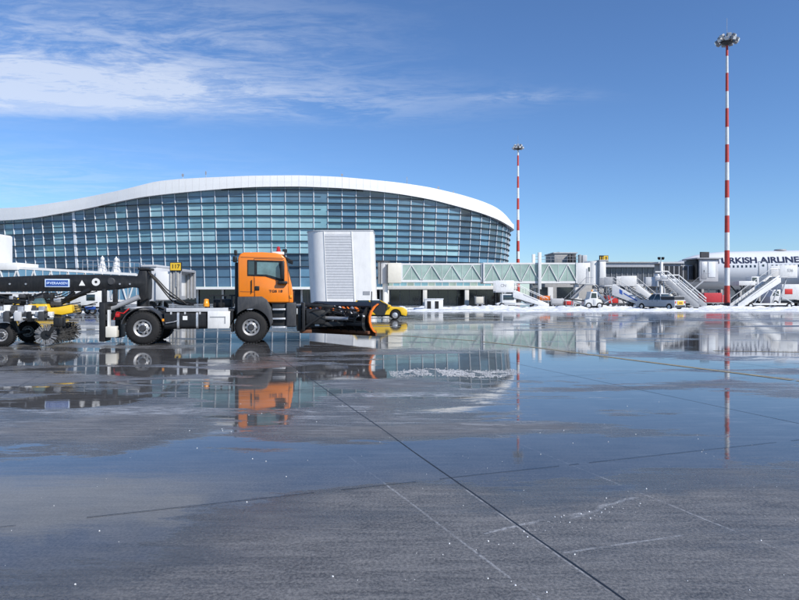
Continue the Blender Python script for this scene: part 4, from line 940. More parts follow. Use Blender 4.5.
for z, f, w, m_ in ((.62, -.40, .12, 'black'), (.92, -.40, .12, 'black'), (1.2, -.02, .07, 'black'), (.34, -.16, .1, 'rust')):
    MB().bar(A + bn * f + V(0, 0, z) + bd * .05, Bq + bn * f + V(0, 0, z) - bd * .05, w, w).build('back_rail', G[m_], blade, .01)
MB().bar(A + bn * .12 + V(0, 0, .29), Bq + bn * .12 + V(0, 0, .24), .06, .16).build('cutting_edge', G['rust'], blade, smooth=0)
for k in range(5):
    c = A.lerp(Bq, .12 + k * .18)
    p0, p1 = c + bn * -.42 + V(0, 0, 1.0), c + bd * .34 + bn * -.28 + V(0, 0, 1.16)
    MB().tube(p0, p1, .055, n=10).build('trip_spring', G['whitepaint'] if k % 2 else G['steel'], blade)
    MB().bar(c + bn * -.40 + V(0, 0, 1.08) - bd * .12, c + bn * -.34 + V(0, 0, 1.17) + bd * .1, .1, .07).build('spring_bracket', G['plough'], blade, .01)
    MB().bar(c + bn * -.44 + V(0, 0, .95), c + bn * -.44 + V(0, 0, .62), .07, .05).build('hinge_lug', G['black'], blade, smooth=0)
# rubber snow flap along the top of the blade
fl = MB().rings([[c + V(0, 0, z) + bn * f for z, f in ((1.30, .22), (1.36, .36), (1.30, .56), (1.08, .60), (1.06, .58), (1.27, .53), (1.32, .36), (1.27, .24))] for c in (A - bd * .03, Bq)])
fl.build('snow_flap', G['black'], blade)
for c in (A - bd * .02, Bq): MB().rings([[c + V(0, 0, z) + bn * f + bd * e for z, f in ((1.28, .26), (1.33, .36), (1.26, .54), (1.06, .57), (.92, .50), (.92, .12), (1.05, -.05))] for e in (0, .02)]).build('flap_end', G['black'], blade, smooth=0)
q = A + bn * -.1; MB().tube(q + V(0, .02, 1.1), q + V(0.02, .02, 1.72), .018, n=8).build('marker_stick', G['black'], blade)
MB().tube(Bq + V(0, 0, 1.2), Bq + V(0, 0, 1.75), .018, n=8).build('marker_stick', G['black'], blade)
# carrier: mounting plate, push frame, cylinders, hoses
px0 = L(297)
MB().box(px0, px0 + .16, .25, 2.2, .38, 1.22).build('mounting_plate', G['black'], truck, .02)
mid_ = A.lerp(Bq, .5) - bn * .42
for y, t in ((.35, .28), (2.05, .72)):
    c = A.lerp(Bq, t) - bn * .42
    MB().bar((px0 + .16, y, .55), c + V(0, 0, .62), .14, .16).build('push_arm', G['black'], truck, .015)
    MB().tube((px0 + .16, y + .1, 1.1), c + V(0, 0, .95), .055, n=10).build('lift_cylinder', G['black'], truck)
    MB().tube((px0 + .3, y + .1, 1.09), (px0 + .75, y + .05, 1.04), .03, n=8).build('cylinder_rod', G['silver'], truck)
for t, y in ((.12, .7), (.34, .5), (.5, 1.2)):
    c = A.lerp(Bq, t) - bn * .45
    MB().tube((px0 + .2, y, .82), c + V(0, 0, .8), .06, n=10).build('angle_cylinder', G['black'], truck)
    e = Vector((px0 + .2, y, .82)).lerp(c + V(0, 0, .8), .45); MB().tube(e, e.lerp(c + V(0, 0, .8), .8), .064, .064, 10).build('cylinder_sleeve', G['silver'] if t > .2 else G['steel'], truck)
rq = random.Random(5)
for k in range(16):
    c = A.lerp(Bq, rq.uniform(.02, .75)) - bn * .42; y = rq.uniform(.2, 1.6)
    p0 = Vector((px0 + .12, y, rq.uniform(.8, 1.25))); p1 = c + V(0, 0, rq.uniform(.5, 1.15)); m_ = p0.lerp(p1, .5) + V(rq.uniform(-.2, .2), -.1, rq.uniform(-.1, .22))
    MB().path([p0, p0.lerp(m_, .5) + V(0, 0, .06), m_, m_.lerp(p1, .5) + V(0, 0, -.05), p1], .017).build('hydraulic_hose', G['black'], truck)
for k in range(26):
    c = A.lerp(Bq, rq.uniform(.03, .8)) - bn * rq.uniform(.40, .52); z = rq.uniform(.5, 1.25); w_ = rq.uniform(.05, .14)
    MB().bar(c + V(0, 0, z), c + bd * w_ * rq.choice((-1, 1)) + V(0, 0, z + rq.uniform(-.1, .1)), rq.uniform(.03, .07), rq.uniform(.03, .06)).build('plough_fitting', G[rq.choice(('black', 'dark', 'steel', 'whitepaint', 'plough', 'silver'))], blade, .006)
for k in range(10):
    x = px0 + .2 + rq.uniform(0, 1.5); y = rq.uniform(.15, .7) ; z = rq.uniform(.5, 1.2)
    MB().box(x, x + rq.uniform(.06, .16), y, y + .1, z, z + rq.uniform(.04, .12)).build('valve_block', G[rq.choice(('black', 'steel', 'dark', 'whitepaint'))], truck, .01)
for y in (.12, 1.0, 2.2):
    MB().bar((px0 + .22, y, .4), (px0 + .22, y, 1.33), .10).build('lift_tower_post', G['black'], truck, .01)
    MB().bar((px0 + .25, y, 1.28), (px0 + 1.2, y - .1, 1.2), .09).build('lift_arm', G['black'], truck, .01)
    MB().bar((px0 + .25, y, .5), (px0 + 1.1, y - .1, 1.1), .07).build('lift_brace', G['black'], truck, .01)
MB().bar((px0 + .22, .1, 1.3), (px0 + .22, 2.3, 1.3), .09).build('lift_tower_beam', G['black'], truck, .01)
MB().box(px0 + .3, px0 + .95, .1, .5, .62, 1.12).build('hydraulic_box', G['black'], truck, .03)
MB().box(px0 + .1, px0 + .5, .3, 2.0, .30, .42).build('skid_frame', G['rust'], truck, .02)

# ---------------------------------------------------------------- towed sweeper
sw = thing('runway_sweeper', 'towed black gooseneck sweeper with blue name plate and steel brush', 'sweeper', (TX, TY, 0), TH)
by0, by1 = .85, 1.6
beam = LP([(-70, 278), (0, 277), (60, 274.6), (100, 274.4), (137, 276.2), (139, 270), (146.5, 270), (147.5, 283), (147, 299), (139.5, 303), (138.5, 288), (128, 287.0), (112, 289.5), (92, 290.8), (40, 291.5), (-70, 292)], by0)
bm_ = MB().prism(beam, by0, by1).build('gooseneck_beam', G['black'], sw, .03)
(a, z1), (b, z0) = L(45, 279, by0), L(69.8, 287.2, by0)
pl_ = MB().box(a, b, by0 - .025, by0 - .002, z0, z1).build('name_plate', G['paleblue'], bm_, .008)
MB().box(a + .04, b - .04, by0 - .032, by0 - .025, z0 + .035, z1 - .035).build('plate_face', G['blue'], pl_, smooth=0)
text('plate_lettering', 'ØVERAASEN', .115, G['paleblue'], pl_, ((a + b) / 2, by0 - .035, (z0 + z1) / 2 - .005), sx=.98, bold=.002)
q = L(82, 283.2, by0); MB().prism([(q[0] - .09, q[1] - .08), (q[0] + .1, q[1] - .08), (q[0], q[1] + .1)], by0 - .012, by0 - .002).build('warning_triangle', G['white'], bm_, smooth=0)
q = L(96, 282, by0); MB().lathe([(.045, -.01), (.125, -.01), (.125, 0), (.045, 0)], (q[0], by0 - .002, q[1]), 'y', 24).build('white_ring', G['white'], bm_)
q = L(111, 281.5, by0); MB().lathe([(0, -.03), (.1, -.03), (.13, 0), (0, 0)], (q[0], by0 - .002, q[1]), 'y', 24).build('pivot_cover', G['dark'], bm_)
for px in (10, 26, 120, 130): q = L(px, 284, by0); MB().tube((q[0], by0 - .03, q[1]), (q[0], by0, q[1]), .03, n=8).build('bolt', G['steel'], bm_)
MB().tube((L(143, ly=1.2), 1.22, 1.2), (L(143, ly=1.2), 1.22, 1.5), .2, n=14).build('king_pin', G['black'], sw)
# hoses from the neck to the truck
for k in range(5):
    y = .95 + .12 * k; s = L(141, 270, y); e = L(185 + 3 * k, 303 + (k % 2) * 2, y)
    pts = []
    for i in range(13):
        t = i / 12; x = s[0] + (e[0] - s[0]) * t; z = s[1] + (e[1] - s[1]) * t + .30 * math.sin(math.pi * min(1, t * 1.7)) * (1 - t) * (.6 + .15 * k) - (.12 * k) * math.sin(math.pi * t)
        pts.append((x, y, z))
    MB().path(pts, .024).build('supply_hose', G['black'], sw)
MB().box(L(138, ly=by0), L(149, ly=by0), by0 - .04, by1 + .04, L(140, 270, by0)[1], L(140, 267.5, by0)[1]).build('hose_bracket', G['black'], sw, .02)
# struts and posts under the beam
for pa, pb, r_, m_ in (((54, 306), (90, 289.5), .075, 'black'), ((62, 302), (74, 292), .06, 'black'), ((110, 309), (139, 297), .09, 'grey'), ((20, 300), (48, 293), .05, 'black')):
    (ax, az), (bx2, bz) = L(*pa, .75), L(*pb, .75); MB().tube((ax, .78, az), (bx2, .78, bz), r_, n=12).build('hydraulic_cylinder', G[m_], sw)
    m1 = .35; MB().tube((ax + (bx2 - ax) * -.25, .78, az + (bz - az) * -.25), (ax, .78, az), r_ * .5, n=10).build('cylinder_rod', G['silver'], sw)
for px in (102, 113): MB().box(L(px, ly=.8), L(px, ly=.8) + .12, .75, .95, L(px, 304, .8)[1], L(px, 289, .8)[1]).build('neck_post', G['black'], sw, .01)
MB().box(L(100, ly=.8), L(118, ly=.8), .7, 1.7, L(110, 306, .8)[1], L(110, 302, .8)[1]).build('neck_foot', G['black'], sw, .02)
(a, z1), (b, z0) = L(-60, 292.2, .9), L(49, 294.2, .9); MB().box(a, b, .8, 1.65, z0, z1 - .005).build('lower_rail', G['lgrey'], sw, .01)
for px in (-20, 2, 22, 44): q = L(px, 303, .95); MB().box(q[0] - .08, q[0] + .08, .95, 1.5, q[1] - .4, z0 + .01).build('hanger', G['black'], sw, .01)
# brush head: frosted hood, rotor with bristle bundles, motor arm
(a, z1), (b, z0) = L(-60, 311, .2), L(51, 318, .2)
hood = MB().hexa([(a, -.1, z0), (b, -.1, z0), (b, 2.4, z0), (a, 2.4, z0)], [(a, .05, z1), (b - .2, .05, z1), (b - .2, 2.3, z1), (a, 2.3, z1)]).build('brush_hood', G['snow'], sw, .06, 3)
MB().box(L(15, ly=-.1), L(20, ly=-.1), -.14, -.02, z0 + .02, z1 - .05).build('hood_box', G['lgrey'], hood, .01)
MB().box(a + .4, b - .5, .3, 1.9, z1, z1 + .16).build('hood_top_frame', G['dark'], sw, .02)
for k in range(8):
    q = L(-10 + k * 7, 309.5, .25); MB().box(q[0], q[0] + .18, .2, .45, q[1] - .06, q[1] + .06 + .04 * (k % 3)).build('hood_fitting', G[('dark', 'steel', 'whitepaint')[k % 3]], sw, .015)
bc = L(45, 323.5, .0); BR = .335; ax_ = Vector((bc[0], .0, BR + .01))
core_ = MB().tube(ax_ + V(0, .05, 0), ax_ + V(0, 2.35, 0), .16, n=18).build('brush_core', G['black'], sw)
rb_ = random.Random(9)
for ring in range(8):
    m1 = MB()
    for k in range(84):
        a_ = 2 * math.pi * k / 84 + rb_.uniform(-.07, .07) + ring * .05; y = .06 + ring * .32 + rb_.uniform(-.02, .02); r_ = BR * rb_.uniform(.93, 1.0)
        d_ = Vector((math.cos(a_), 0, math.sin(a_))); p0 = ax_ + V(0, y, 0) + d_ * .15; p1 = ax_ + V(0, y + rb_.uniform(-.03, .03), 0) + d_ * r_
        m1.bar(p0, p1, .014, .012)
    tag(m1.build('bristle_ring', G['bristlew'] if ring == 0 else G['bristle'], core_, smooth=0), kind='stuff')
q = L(57, 322, .0); MB().box(q[0] - .12, q[0] + .16, .0, .3, q[1] - .15, q[1] + .15).build('brush_motor', G['black'], sw, .04)
MB().bar((bc[0] + .05, .05, BR + .02), (q[0] + .1, .1, q[1] + .02), .1, .12).bar((q[0], .15, q[1]), (q[0] - .1, .5, z0 + .04), .1).build('brush_arm', G['black'], sw, .01)
wheel(sw, L(1, ly=.1), .08, .36, .36, .19, G['silver'], 'support_wheel')
wheel(sw, L(1, ly=.1), 2.0, 2.28, .36, .19, G['silver'], 'support_wheel')
MB().tube((L(1, ly=.1), .3, .36), (L(1, ly=.1), 2.1, .36), .06, n=10).build('support_axle', G['black'], sw)
MB().bar((L(1, ly=.1), 1.2, .36), (L(-6, ly=.1), 1.2, z0 + .1), .14).build('wheel_strut', G['black'], sw, smooth=0)
for pp, y_ in (([(27.5, 304.5), (46, 304), (50, 311.8), (28, 312)], .40), ([(47, 308), (58, 307.2), (71.5, 304.6), (72, 313), (62, 315.2), (49, 313.6)], .42)):
    MB().prism(LP(pp, y_), y_, y_ + .9).build('yellow_cover', G['yellow'], sw, .03, 3)
MB().prism(LP([(31, 304), (35, 298.5), (42, 298), (45, 304)], .5), .5, 1.1).build('cover_window', G['cabglass'], sw, .02)
for k_, (pa_, pb_) in enumerate(((3, 9), (14, 21), (27, 31), (38, 44))):
    MB().box(L(pa_, ly=-.16), L(pb_, ly=-.16), -.17, .1, z0 - .1 + .03 * (k_ % 2), z1 - .02).build('hood_bracket', G[('dark', 'lgrey', 'black', 'dark')[k_]], hood, .015)
for k_ in range(14):
    q = L(-8 + k_ * 4.3, 312.5 + (k_ % 3), -.1); MB().box(q[0], q[0] + .08 + .05 * (k_ % 4), -.12, .05, q[1] - .05 - .03 * (k_ % 3), q[1] + .05).build('hood_clamp', G[('black', 'whitepaint', 'steel', 'dark')[k_ % 4]], hood, .01)
rh = random.Random(17)
for k in range(22):
    x0_, x1_ = L(rh.uniform(-12, 52), ly=.6), L(rh.uniform(20, 100), ly=.6); y_ = rh.uniform(.55, .8)
    p0 = Vector((x0_, y_, rh.uniform(1.1, 1.65))); p1 = Vector((x1_, y_, rh.uniform(1.2, 1.8))); m_ = p0.lerp(p1, .5) - V(0, 0, rh.uniform(.05, .3))
    MB().path([p0, p0.lerp(m_, .5) - V(0, 0, .04), m_, m_.lerp(p1, .5) - V(0, 0, .03), p1], .016).build('hydraulic_hose', G['black'], sw)
for k in range(16):
    q = L(rh.uniform(-5, 62), rh.uniform(295, 309), .7); MB().box(q[0] - rh.uniform(.05, .2), q[0] + rh.uniform(.05, .2), .62, .82, q[1] - rh.uniform(.03, .09), q[1] + rh.uniform(.03, .09)).build('under_frame_fitting', G[rh.choice(('black', 'black', 'dark', 'steel'))], sw, .015)
MB().bar((L(-60, ly=.7), .72, 1.42), (L(60, ly=.7), .72, 1.38), .12, .14).build('lower_beam', G['black'], sw, .01)
# rear power unit, beyond the left edge of the picture
a, b = L(-190, ly=.1), L(-72, ly=.1)
MB().box(a, b, .0, 2.4, .95, 2.45).build('power_unit', G['yellow'], sw, .05)
MB().box(a, b + .4, .7, 1.75, .7, .95).build('rear_frame', G['black'], sw, .02)
MB().box(b - .3, b + .9, by0 + .02, by1 - .02, 1.75, 2.2).build('beam_tail', G['black'], sw, .02)
for x in (a + .9, a + 2.1):
    wheel(sw, x, .05, .45, .5, .27, G['silver']); wheel(sw, x, 1.95, 2.35, .5, .27, G['silver'])
    MB().tube((x, .3, .5), (x, 2.1, .5), .08, n=10).build('axle', G['black'], sw)
    MB().box(x - .1, x + .1, .9, 1.5, .5, .72).build('axle_mount', G['black'], sw, smooth=0)

# ---------------------------------------------------------------- cars and vans
def car_wheel(root, x, y, r, w=.2, side=1, m=None):
    o = MB().lathe([(r * .62, -w / 2), (r * .9, -w / 2), (r, -w / 2 + .03), (r, w / 2 - .03), (r * .9, w / 2), (r * .62, w / 2)], (0, 0, 0), 'y', 24).build('wheel', G['rubber'], root, loc=(x, y, r))
    MB().lathe([(0, -w / 2 + .02), (r * .3, -w / 2 + .015), (r * .6, -w / 2 + .05), (r * .64, -w / 2 + .01), (r * .64, w / 2 - .01), (0, w / 2 - .02)], (0, 0, 0), 'y', 20).build('rim', m or G['silver'], o)
    return o
def car(name, label, cat, loc, rot, paint, Lc=4.0, Wc=1.72, Hc=1.52, pickup=False, roof=None, group=None):
    r = thing(name, label, cat, loc, rot, group); h = Lc / 2; wr = .31; sill = .22; belt = Hc * .63
    wx = (h - .78, -h + .72)
    def arch(cx): return [(cx + .37 * math.cos(R(t)), wr + .37 * math.sin(R(t))) for t in range(0, 181, 15)]
    bot = [(-h + .05, sill)] + [(cx, z) for cx, z in arch(wx[1])[::-1]] + [(cx, z) for cx, z in arch(wx[0])[::-1]] + [(h - .06, sill)]
    if pickup: top = [(h, .45), (h - .02, .78), (h - .25, .95), (h - 1.35, 1.06), (-h + .02, 1.06), (-h, .5)]
    else: top = [(h, .42), (h - .03, .66), (h - .25, .80), (h - .95, belt), (-h + .1, belt + .04), (-h, belt - .1), (-h, .42)]
    MB().prism(bot + top, -Wc / 2, Wc / 2).build('body', paint, r, .045, 3)
    MB().box(-h + .25, h - .25, -Wc / 2 + .12, Wc / 2 - .12, sill, .72).build('underbody', G['black'], r, smooth=0)
    if pickup: c0, c1, t0, t1, zb = h - 1.45, -h + 1.75, h - 2.1, -h + 1.9, 1.05
    else: c0, c1, t0, t1, zb = h - .98, -h + .12, h - 1.75, -h + .45, belt
    wi, ti = Wc / 2 - .05, Wc / 2 - .2
    MB().hexa([(c1, -wi, zb), (c0, -wi, zb), (c0, wi, zb), (c1, wi, zb)], [(t1, -ti, Hc - .05), (t0, -ti, Hc - .05), (t0, ti, Hc - .05), (t1, ti, Hc - .05)]).build('glasshouse', G['carglass'], r, .03)
    rf = MB().hexa([(t1 - .05, -ti - .02, Hc - .09), (t0 + .05, -ti - .02, Hc - .09), (t0 + .05, ti + .02, Hc - .09), (t1 - .05, ti + .02, Hc - .09)], [(t1 + .05, -ti + .06, Hc), (t0 - .1, -ti + .06, Hc), (t0 - .1, ti - .06, Hc), (t1 + .05, ti - .06, Hc)]).build('roof', roof or paint, r, .02)
    for s in (-1, 1):
        for fa, nm in ((0, 'pillar'), (.48, 'pillar'), (1, 'pillar')):
            a_ = Vector((c0 + (c1 - c0) * fa, s * (wi + .005), zb)); b_ = Vector((t0 + (t1 - t0) * fa, s * (ti + .005), Hc - .07)); MB().bar(a_, b_, .10, .05).build(nm, paint, r, smooth=0)
        MB().box(h - .16, h + .012, s * (Wc / 2 - .22) - .16, s * (Wc / 2 - .22) + .16, .6, .74).build('headlight', G['clear'], r, .02)
        MB().box(-h - .012, -h + .08, s * (Wc / 2 - .14) - .09, s * (Wc / 2 - .14) + .09, .68, .92).build('tail_light', G['redlens'], r, .02)
        MB().box(c0 - .3, c0 - .1, s * (Wc / 2 + .09) - .08, s * (Wc / 2 + .09) + .08, zb - .02, zb + .13).build('mirror', paint, r, .02)
        for k, xx in enumerate((c0 + (c1 - c0) * .42, c0 + (c1 - c0) * .78)): MB().box(xx - .09, xx + .09, s * (Wc / 2 + .005) - .012, s * (Wc / 2 + .005) + .012, zb - .14, zb - .1).build('door_handle', G['dark'], r, smooth=0)
        for x in wx: car_wheel(r, x, s * (Wc / 2 - .11), wr)
    MB().box(h - .04, h + .03, -Wc / 2 + .1, Wc / 2 - .1, .26, .46).build('front_bumper', G['dark'], r, .02); MB().box(-h - .03, -h + .04, -Wc / 2 + .1, Wc / 2 - .1, .28, .48).build('rear_bumper', G['dark'], r, .02)
    return r
D = 39.5; car('yellow_car', 'low yellow car with white roof half hidden behind the snow plough', 'car', (gx(406.5, D) - 1.85, D, 0), 0.06, G['yellow'], roof=G['whitepaint'], Lc=3.7, Hc=1.32, group='yellow cars')
D = 45; car('yellow_car', 'yellow car behind the sweeper brush, seen under the black boom', 'car', (gx(46, D), D, 0), 0.1, G['yellow'], Hc=1.5, group='yellow cars')
D = 67
pk = car('pickup_truck', 'grey pickup with covered bed and yellow rear plate beside the grey stairs', 'pickup', (gx(660, D), D, 0), math.pi - 1.05, G['lgrey'], Lc=5.0, Wc=1.85, Hc=1.78, pickup=True)
MB().box(-2.42, -.7, -.86, .86, 1.06, 1.42).build('bed_cover', G['dark'], pk, .06)
MB().box(-2.45, -.68, -.88, .88, 1.42, 1.47).build('cover_lid', G['lgrey'], pk, .015)
MB().box(-2.54, -2.5, -.5, .5, .55, .95).build('tailgate_plate', G['yellow'], pk, .01)
MB().box(-2.55, -2.53, -.3, .3, .68, .8).build('plate_stripe', G['rust'], pk, smooth=0)
# white cabin trailer and blue crate behind the sweeper
D = 49
tr = thing('site_trailer', 'white cabin trailer with blue skirt behind the sweeper neck', 'trailer', (gx(84, D), D, 0))
MB().box(-1.15, 1.15, 0, 2.0, .62, 1.95).build('body', G['whitepaint'], tr, .04)
MB().box(-1.0, -.25, -.03, .01, .3, .95).build('door', G['grey'], tr, .01)
MB().box(0.1, .95, -.03, .01, .42, .66).build('skirt', G['blue'], tr, .01)
MB().box(0.2, .9, -.03, .01, 1.15, 1.65).build('window', G['carglass'], tr, .01)
MB().box(-1.05, 1.05, .2, 1.8, .5, .62).build('frame', G['black'], tr, smooth=0)
for x in (-.6, .6):
    for y in (.25, 1.75): car_wheel(tr, x, y, .28)
# small hut
D = 66
hu = thing('checkpoint_hut', 'small white cabin with two dark doors standing in the snow', 'hut', (gx(434, D), D, 0))
MB().box(-1.0, 1.0, 0, 1.6, 0, 1.12).build('wall', G['white'], hu, .03)
MB().box(-1.06, 1.06, -.06, 1.66, 1.12, 1.2).build('roof', G['snow'], hu, .02)
for x in (-.75, .1): MB().box(x, x + .42, -.02, .02, .1, .92).build('door', G['shadow'], hu, smooth=0)

# ---------------------------------------------------------------- passenger stairs
def stairs(label, px_top, px_foot, D, floor_z, direction, m_side, plat=2.0, panel_h=1.05, sign=None, tilt=0.0, marks=None, cabin=False, rail_m=None, rail_h=.95, plat_m=None, side_h=.62, dy=0.0):
    r = thing('passenger_stairs', label, 'stairs', (gx(px_foot, D), D, 0), tilt, 'mobile passenger stairs on the apron')
    ln = abs(gx(px_foot, D) - gx(px_top, D)); s = direction      # stairs climb along local x * s
    W_ = 1.75
    z_f = .28
    def side(y, nm):
        p = [(0, z_f - .1), (s * .55, z_f - .1), (s * ln, floor_z - side_h * .9), (s * ln, floor_z + .12), (s * (ln - .3), floor_z + .12), (0, z_f + .25)]
        return MB().prism(p, y, y + .06).build(nm, m_side, r, .01)
    sp = side(0, 'side_panel'); side(W_ - .06, 'side_panel')
    n = 16
    stp = MB()
    for k in range(n):
        x = s * (.25 + (ln - .35) * k / n); z = z_f + (floor_z - z_f) * k / n
        stp.box(min(x, x + s * .3), max(x, x + s * .3), .07, W_ - .07, z - .03, z)
    tag(stp.build('steps', G['steel'], r, smooth=0), kind='stuff')
    for y in (.03, W_ - .03):
        MB().path([(s * .1, y, z_f + .2 + rail_h * .75), (s * (ln - .2), y, floor_z + rail_h), (s * (ln + plat), y, floor_z + rail_h)], .035 if rail_m is None else .07, 8).build('handrail', rail_m or m_side, r)
        if rail_m: MB().path([(s * .1, y, z_f + .2 + rail_h * .4), (s * (ln - .2), y, floor_z + rail_h * .5)], .05, 8).build('mid_rail', rail_m, r)
        for k in range(7):
            t = k / 6; x = s * (.1 + (ln - .3) * t); z0_ = z_f + .15 + (floor_z + .1 - z_f - .15) * t
            MB().tube((x, y, z0_), (x, y, z0_ + rail_h * .84), .022, n=6).build('baluster', G['steel'], r)
    x0, x1 = sorted((s * (ln - .25), s * (ln + plat)))
    MB().box(x0, x1, -.02, W_ + .02, floor_z - .14, floor_z).build('platform', G['lgrey'], r, .02)
    pm = plat_m or G['whitepaint']
    for y in (-.03, W_ - .03):
        b_ = MB().box(min(s * (ln - .1), s * (ln + plat)), max(s * (ln - .1), s * (ln + plat)), y, y + .06, floor_z + .02, floor_z + panel_h).build('platform_panel', pm, r, .015)
        if sign and y < 0: text('stair_mark', sign, panel_h * .36, G['grey'], b_, (s * (ln + plat * .55), y - .008, floor_z + panel_h * .52), bold=.01)
    # chassis
    c0, c1 = sorted((s * .9, s * (ln + plat - .2)))
    MB().box(c0, c1, .25, W_ - .25, .42, .62).build('chassis', G['dark'] if m_side is not G['whitepaint'] else G['whitepaint'], r, .02)
    for x in (s * 1.6, s * (ln + plat - .8)):
        for y in (.25, W_ - .25): car_wheel(r, x, y, .33, .22)
    for fx_ in (.55, .98):
        for y in (.3, W_ - .3): MB().bar((s * (ln * fx_), y, .6), (s * (ln * fx_ + plat * .5), y, floor_z - .14 if fx_ > .9 else z_f + (floor_z - z_f) * fx_ - .1), .1).build('support_strut', G['steel'], r, smooth=0)
    MB().bar((s * (ln + plat * .9), .3, .6), (s * ln * .75, .3, floor_z * .62), .08).build('lift_ram', G['silver'], r, smooth=0)
    if cabin:
        xa, xb = sorted((s * (ln - .4), s * (ln + 1.3)))
        MB().box(xa, xb, .15, W_ - .15, .6, min(1.75, floor_z - .3)).build('driver_cab', G['whitepaint'], r, .06)
        MB().box(xa + .15, xb - .25, .12, .16, 1.0, min(1.6, floor_z - .4)).build('cab_window', G['carglass'], r, .01)
    MB().box(*sorted((s * .02, s * .5)), .0 + .06, W_ - .06, .06, z_f - .1).build('foot_plate', G['dark'], r, .01)
    for mk in marks or ():
        (u, v, w, hh, mm) = mk; sl_ = (floor_z - z_f) / (ln) ; x = s * ln * u; z = z_f + (floor_z - z_f) * u - v
        MB().hexa([(x, -.014, z), (x + s * w, -.014, z + sl_ * w), (x + s * w, -.002, z + sl_ * w), (x, -.002, z)], [(x, -.014, z + hh), (x + s * w, -.014, z + sl_ * w + hh), (x + s * w, -.002, z + sl_ * w + hh), (x, -.002, z + hh)]).build('side_marking', mm, sp, smooth=0)
    return r
stairs('white passenger stairs with marked platform panel in front of the green bridge', 513, 549, 72, 2.05, -1, G['whitepaint'], plat=2.1, panel_h=1.3, sign='CN', marks=[(.3, -.06, 1.8, .1, G['grey'])], cabin=True, side_h=.8)
stairs('grey-sided passenger stairs with blue side lettering beside the bridge cab', 612, 649, 71, 2.75, -1, G['lgrey'], plat=.9, panel_h=.9, plat_m=G['grey'], side_h=1.25, marks=[(.72, .45, .35, .5, G['blue']), (.32, .25, 1.6, .16, G['blue']), (.14, .2, .3, .2, G['blue'])])
stairs('white passenger stairs with closed platform panels behind the grey pickup', 636, 662, 80, 2.9, -1, G['whitepaint'], plat=2.0, panel_h=1.25, side_h=.8)
stairs('steel passenger stairs, nearer the mast of the side-by-side pair', 677, 707, 71, 3.0, -1, G['grey'], rail_m=G['whitepaint'], plat=1.2, panel_h=.5, plat_m=G['steel'], side_h=.5)
stairs('steel passenger stairs, farther from the mast of the side-by-side pair', 666, 699, 68.5, 3.35, -1, G['grey'], rail_m=G['whitepaint'], plat=.5, panel_h=.5, plat_m=G['steel'], side_h=.45)
stairs('white passenger stairs rising right under the airliner lettering', 781, 738, 70, 3.75, 1, G['whitepaint'], plat=1.9, panel_h=1.35, sign='S36', marks=[(.30, -.05, 3.0, .07, G['grey'])], side_h=.75)

# ---------------------------------------------------------------- airliner
NA = 18.0
al = thing('airliner', 'white airliner with dark blue lettering behind the red and white mast', 'airliner', (gx(662, 95), 95, 0), -R(NA))
RF, ZC = 2.9, 5.35
def frad(t): return RF * (1 - max(0, (8.5 - t) / 8.5) ** 2.3) ** .62 if t < 8.5 else RF if t < 40 else RF * max(.08, 1 - ((t - 40) / 20) ** 1.6)
def fcz(t): return ZC - .75 * max(0, (8.5 - t) / 8.5) ** 2 + (1.6 * ((t - 40) / 20) ** 1.4 if t > 40 else 0)
ts = [0.02, .15, .4, .8, 1.4, 2.2, 3.2, 4.5, 6, 8.5] + [8.5 + 1.75 * k for k in range(1, 19)] + [42, 45, 49, 53, 57, 59.5]
rings = []
for t in ts:
    r_ = max(frad(t), .05); c_ = fcz(t); rings.append([Vector((t, r_ * math.cos(a), c_ + r_ * math.sin(a))) for a in [2 * math.pi * k / 40 for k in range(40)]])
fus = MB().rings(rings).build('fuselage', G['fuse'], al)
def onf(t, z, out=.01):
    r_ = frad(t) + out; c_ = fcz(t); dz = max(-r_, min(r_, z - c_)); return Vector((t, -math.sqrt(max(0, r_ * r_ - dz * dz)), z))
me = text('title', 'TURKISH AIRLINES', 1.2, G['navy'], None, None, sx=1.0, bold=.035, raw=True, ext=0.0)
xs = [v.co.x for v in me.vertices]; w_ = max(xs) - min(xs); mn = min(xs)
bm2 = bmesh.new(); bm2.from_mesh(me); bmesh.ops.triangulate(bm2, faces=bm2.faces)
for k in range(-6, 7): bmesh.ops.bisect_plane(bm2, geom=bm2.verts[:] + bm2.edges[:] + bm2.faces[:], plane_co=(0, k * .1, 0), plane_no=(0, 1, 0))
for v in bm2.verts:
    u = 7.1 + (v.co.x - mn) / w_ * 11.6; ang = math.asin(min(.99, (6.72 - ZC) / RF)) + v.co.y * 1.18 / RF
    v.co = Vector((u, -(RF + .03) * math.cos(ang), ZC + (RF + .03) * math.sin(ang)))
bm2.to_mesh(me); bm2.free(); link('title_lettering', me, fus)
for k in range(44):
    t = 8.3 + k * .56
    if 12.7 < t < 14.2: continue
    if frad(t) < RF * .98 and t < 8: continue
    a, b = onf(t, 5.68, -.02), onf(t + .24, 5.68, -.02); c, d = onf(t + .24, 6.02, -.02), onf(t, 6.02, -.02); o_ = V(0, -.035, 0)
    MB().hexa([a, b, c, d], [a + o_, b + o_, c + o_, d + o_]).build('cabin_window', G['carglass'], fus, smooth=0)
def fdoor(t0, t1, za, zb_):
    fm = MB()
    for (ta, zA, tb, zB) in ((t0, za, t0, zb_), (t1, za, t1, zb_), (t0, za, t1, za), (t0, zb_, t1, zb_)):
        n = 5
        for k in range(n):
            p0 = onf(ta + (tb - ta) * k / n, zA + (zB - zA) * k / n, .012); p1 = onf(ta + (tb - ta) * (k + 1) / n, zA + (zB - zA) * (k + 1) / n, .012); fm.bar(p0, p1, .07, .05)
    d_ = fm.build('door_outline', G['grey'], fus, smooth=0)
    a = onf((t0 + t1) / 2, (za + zb_) / 2 + .35, .02); MB().box(a.x - .12, a.x + .12, a.y - .02, a.y + .02, a.z - .12, a.z + .2).build('door_window', G['carglass'], d_, smooth=0)
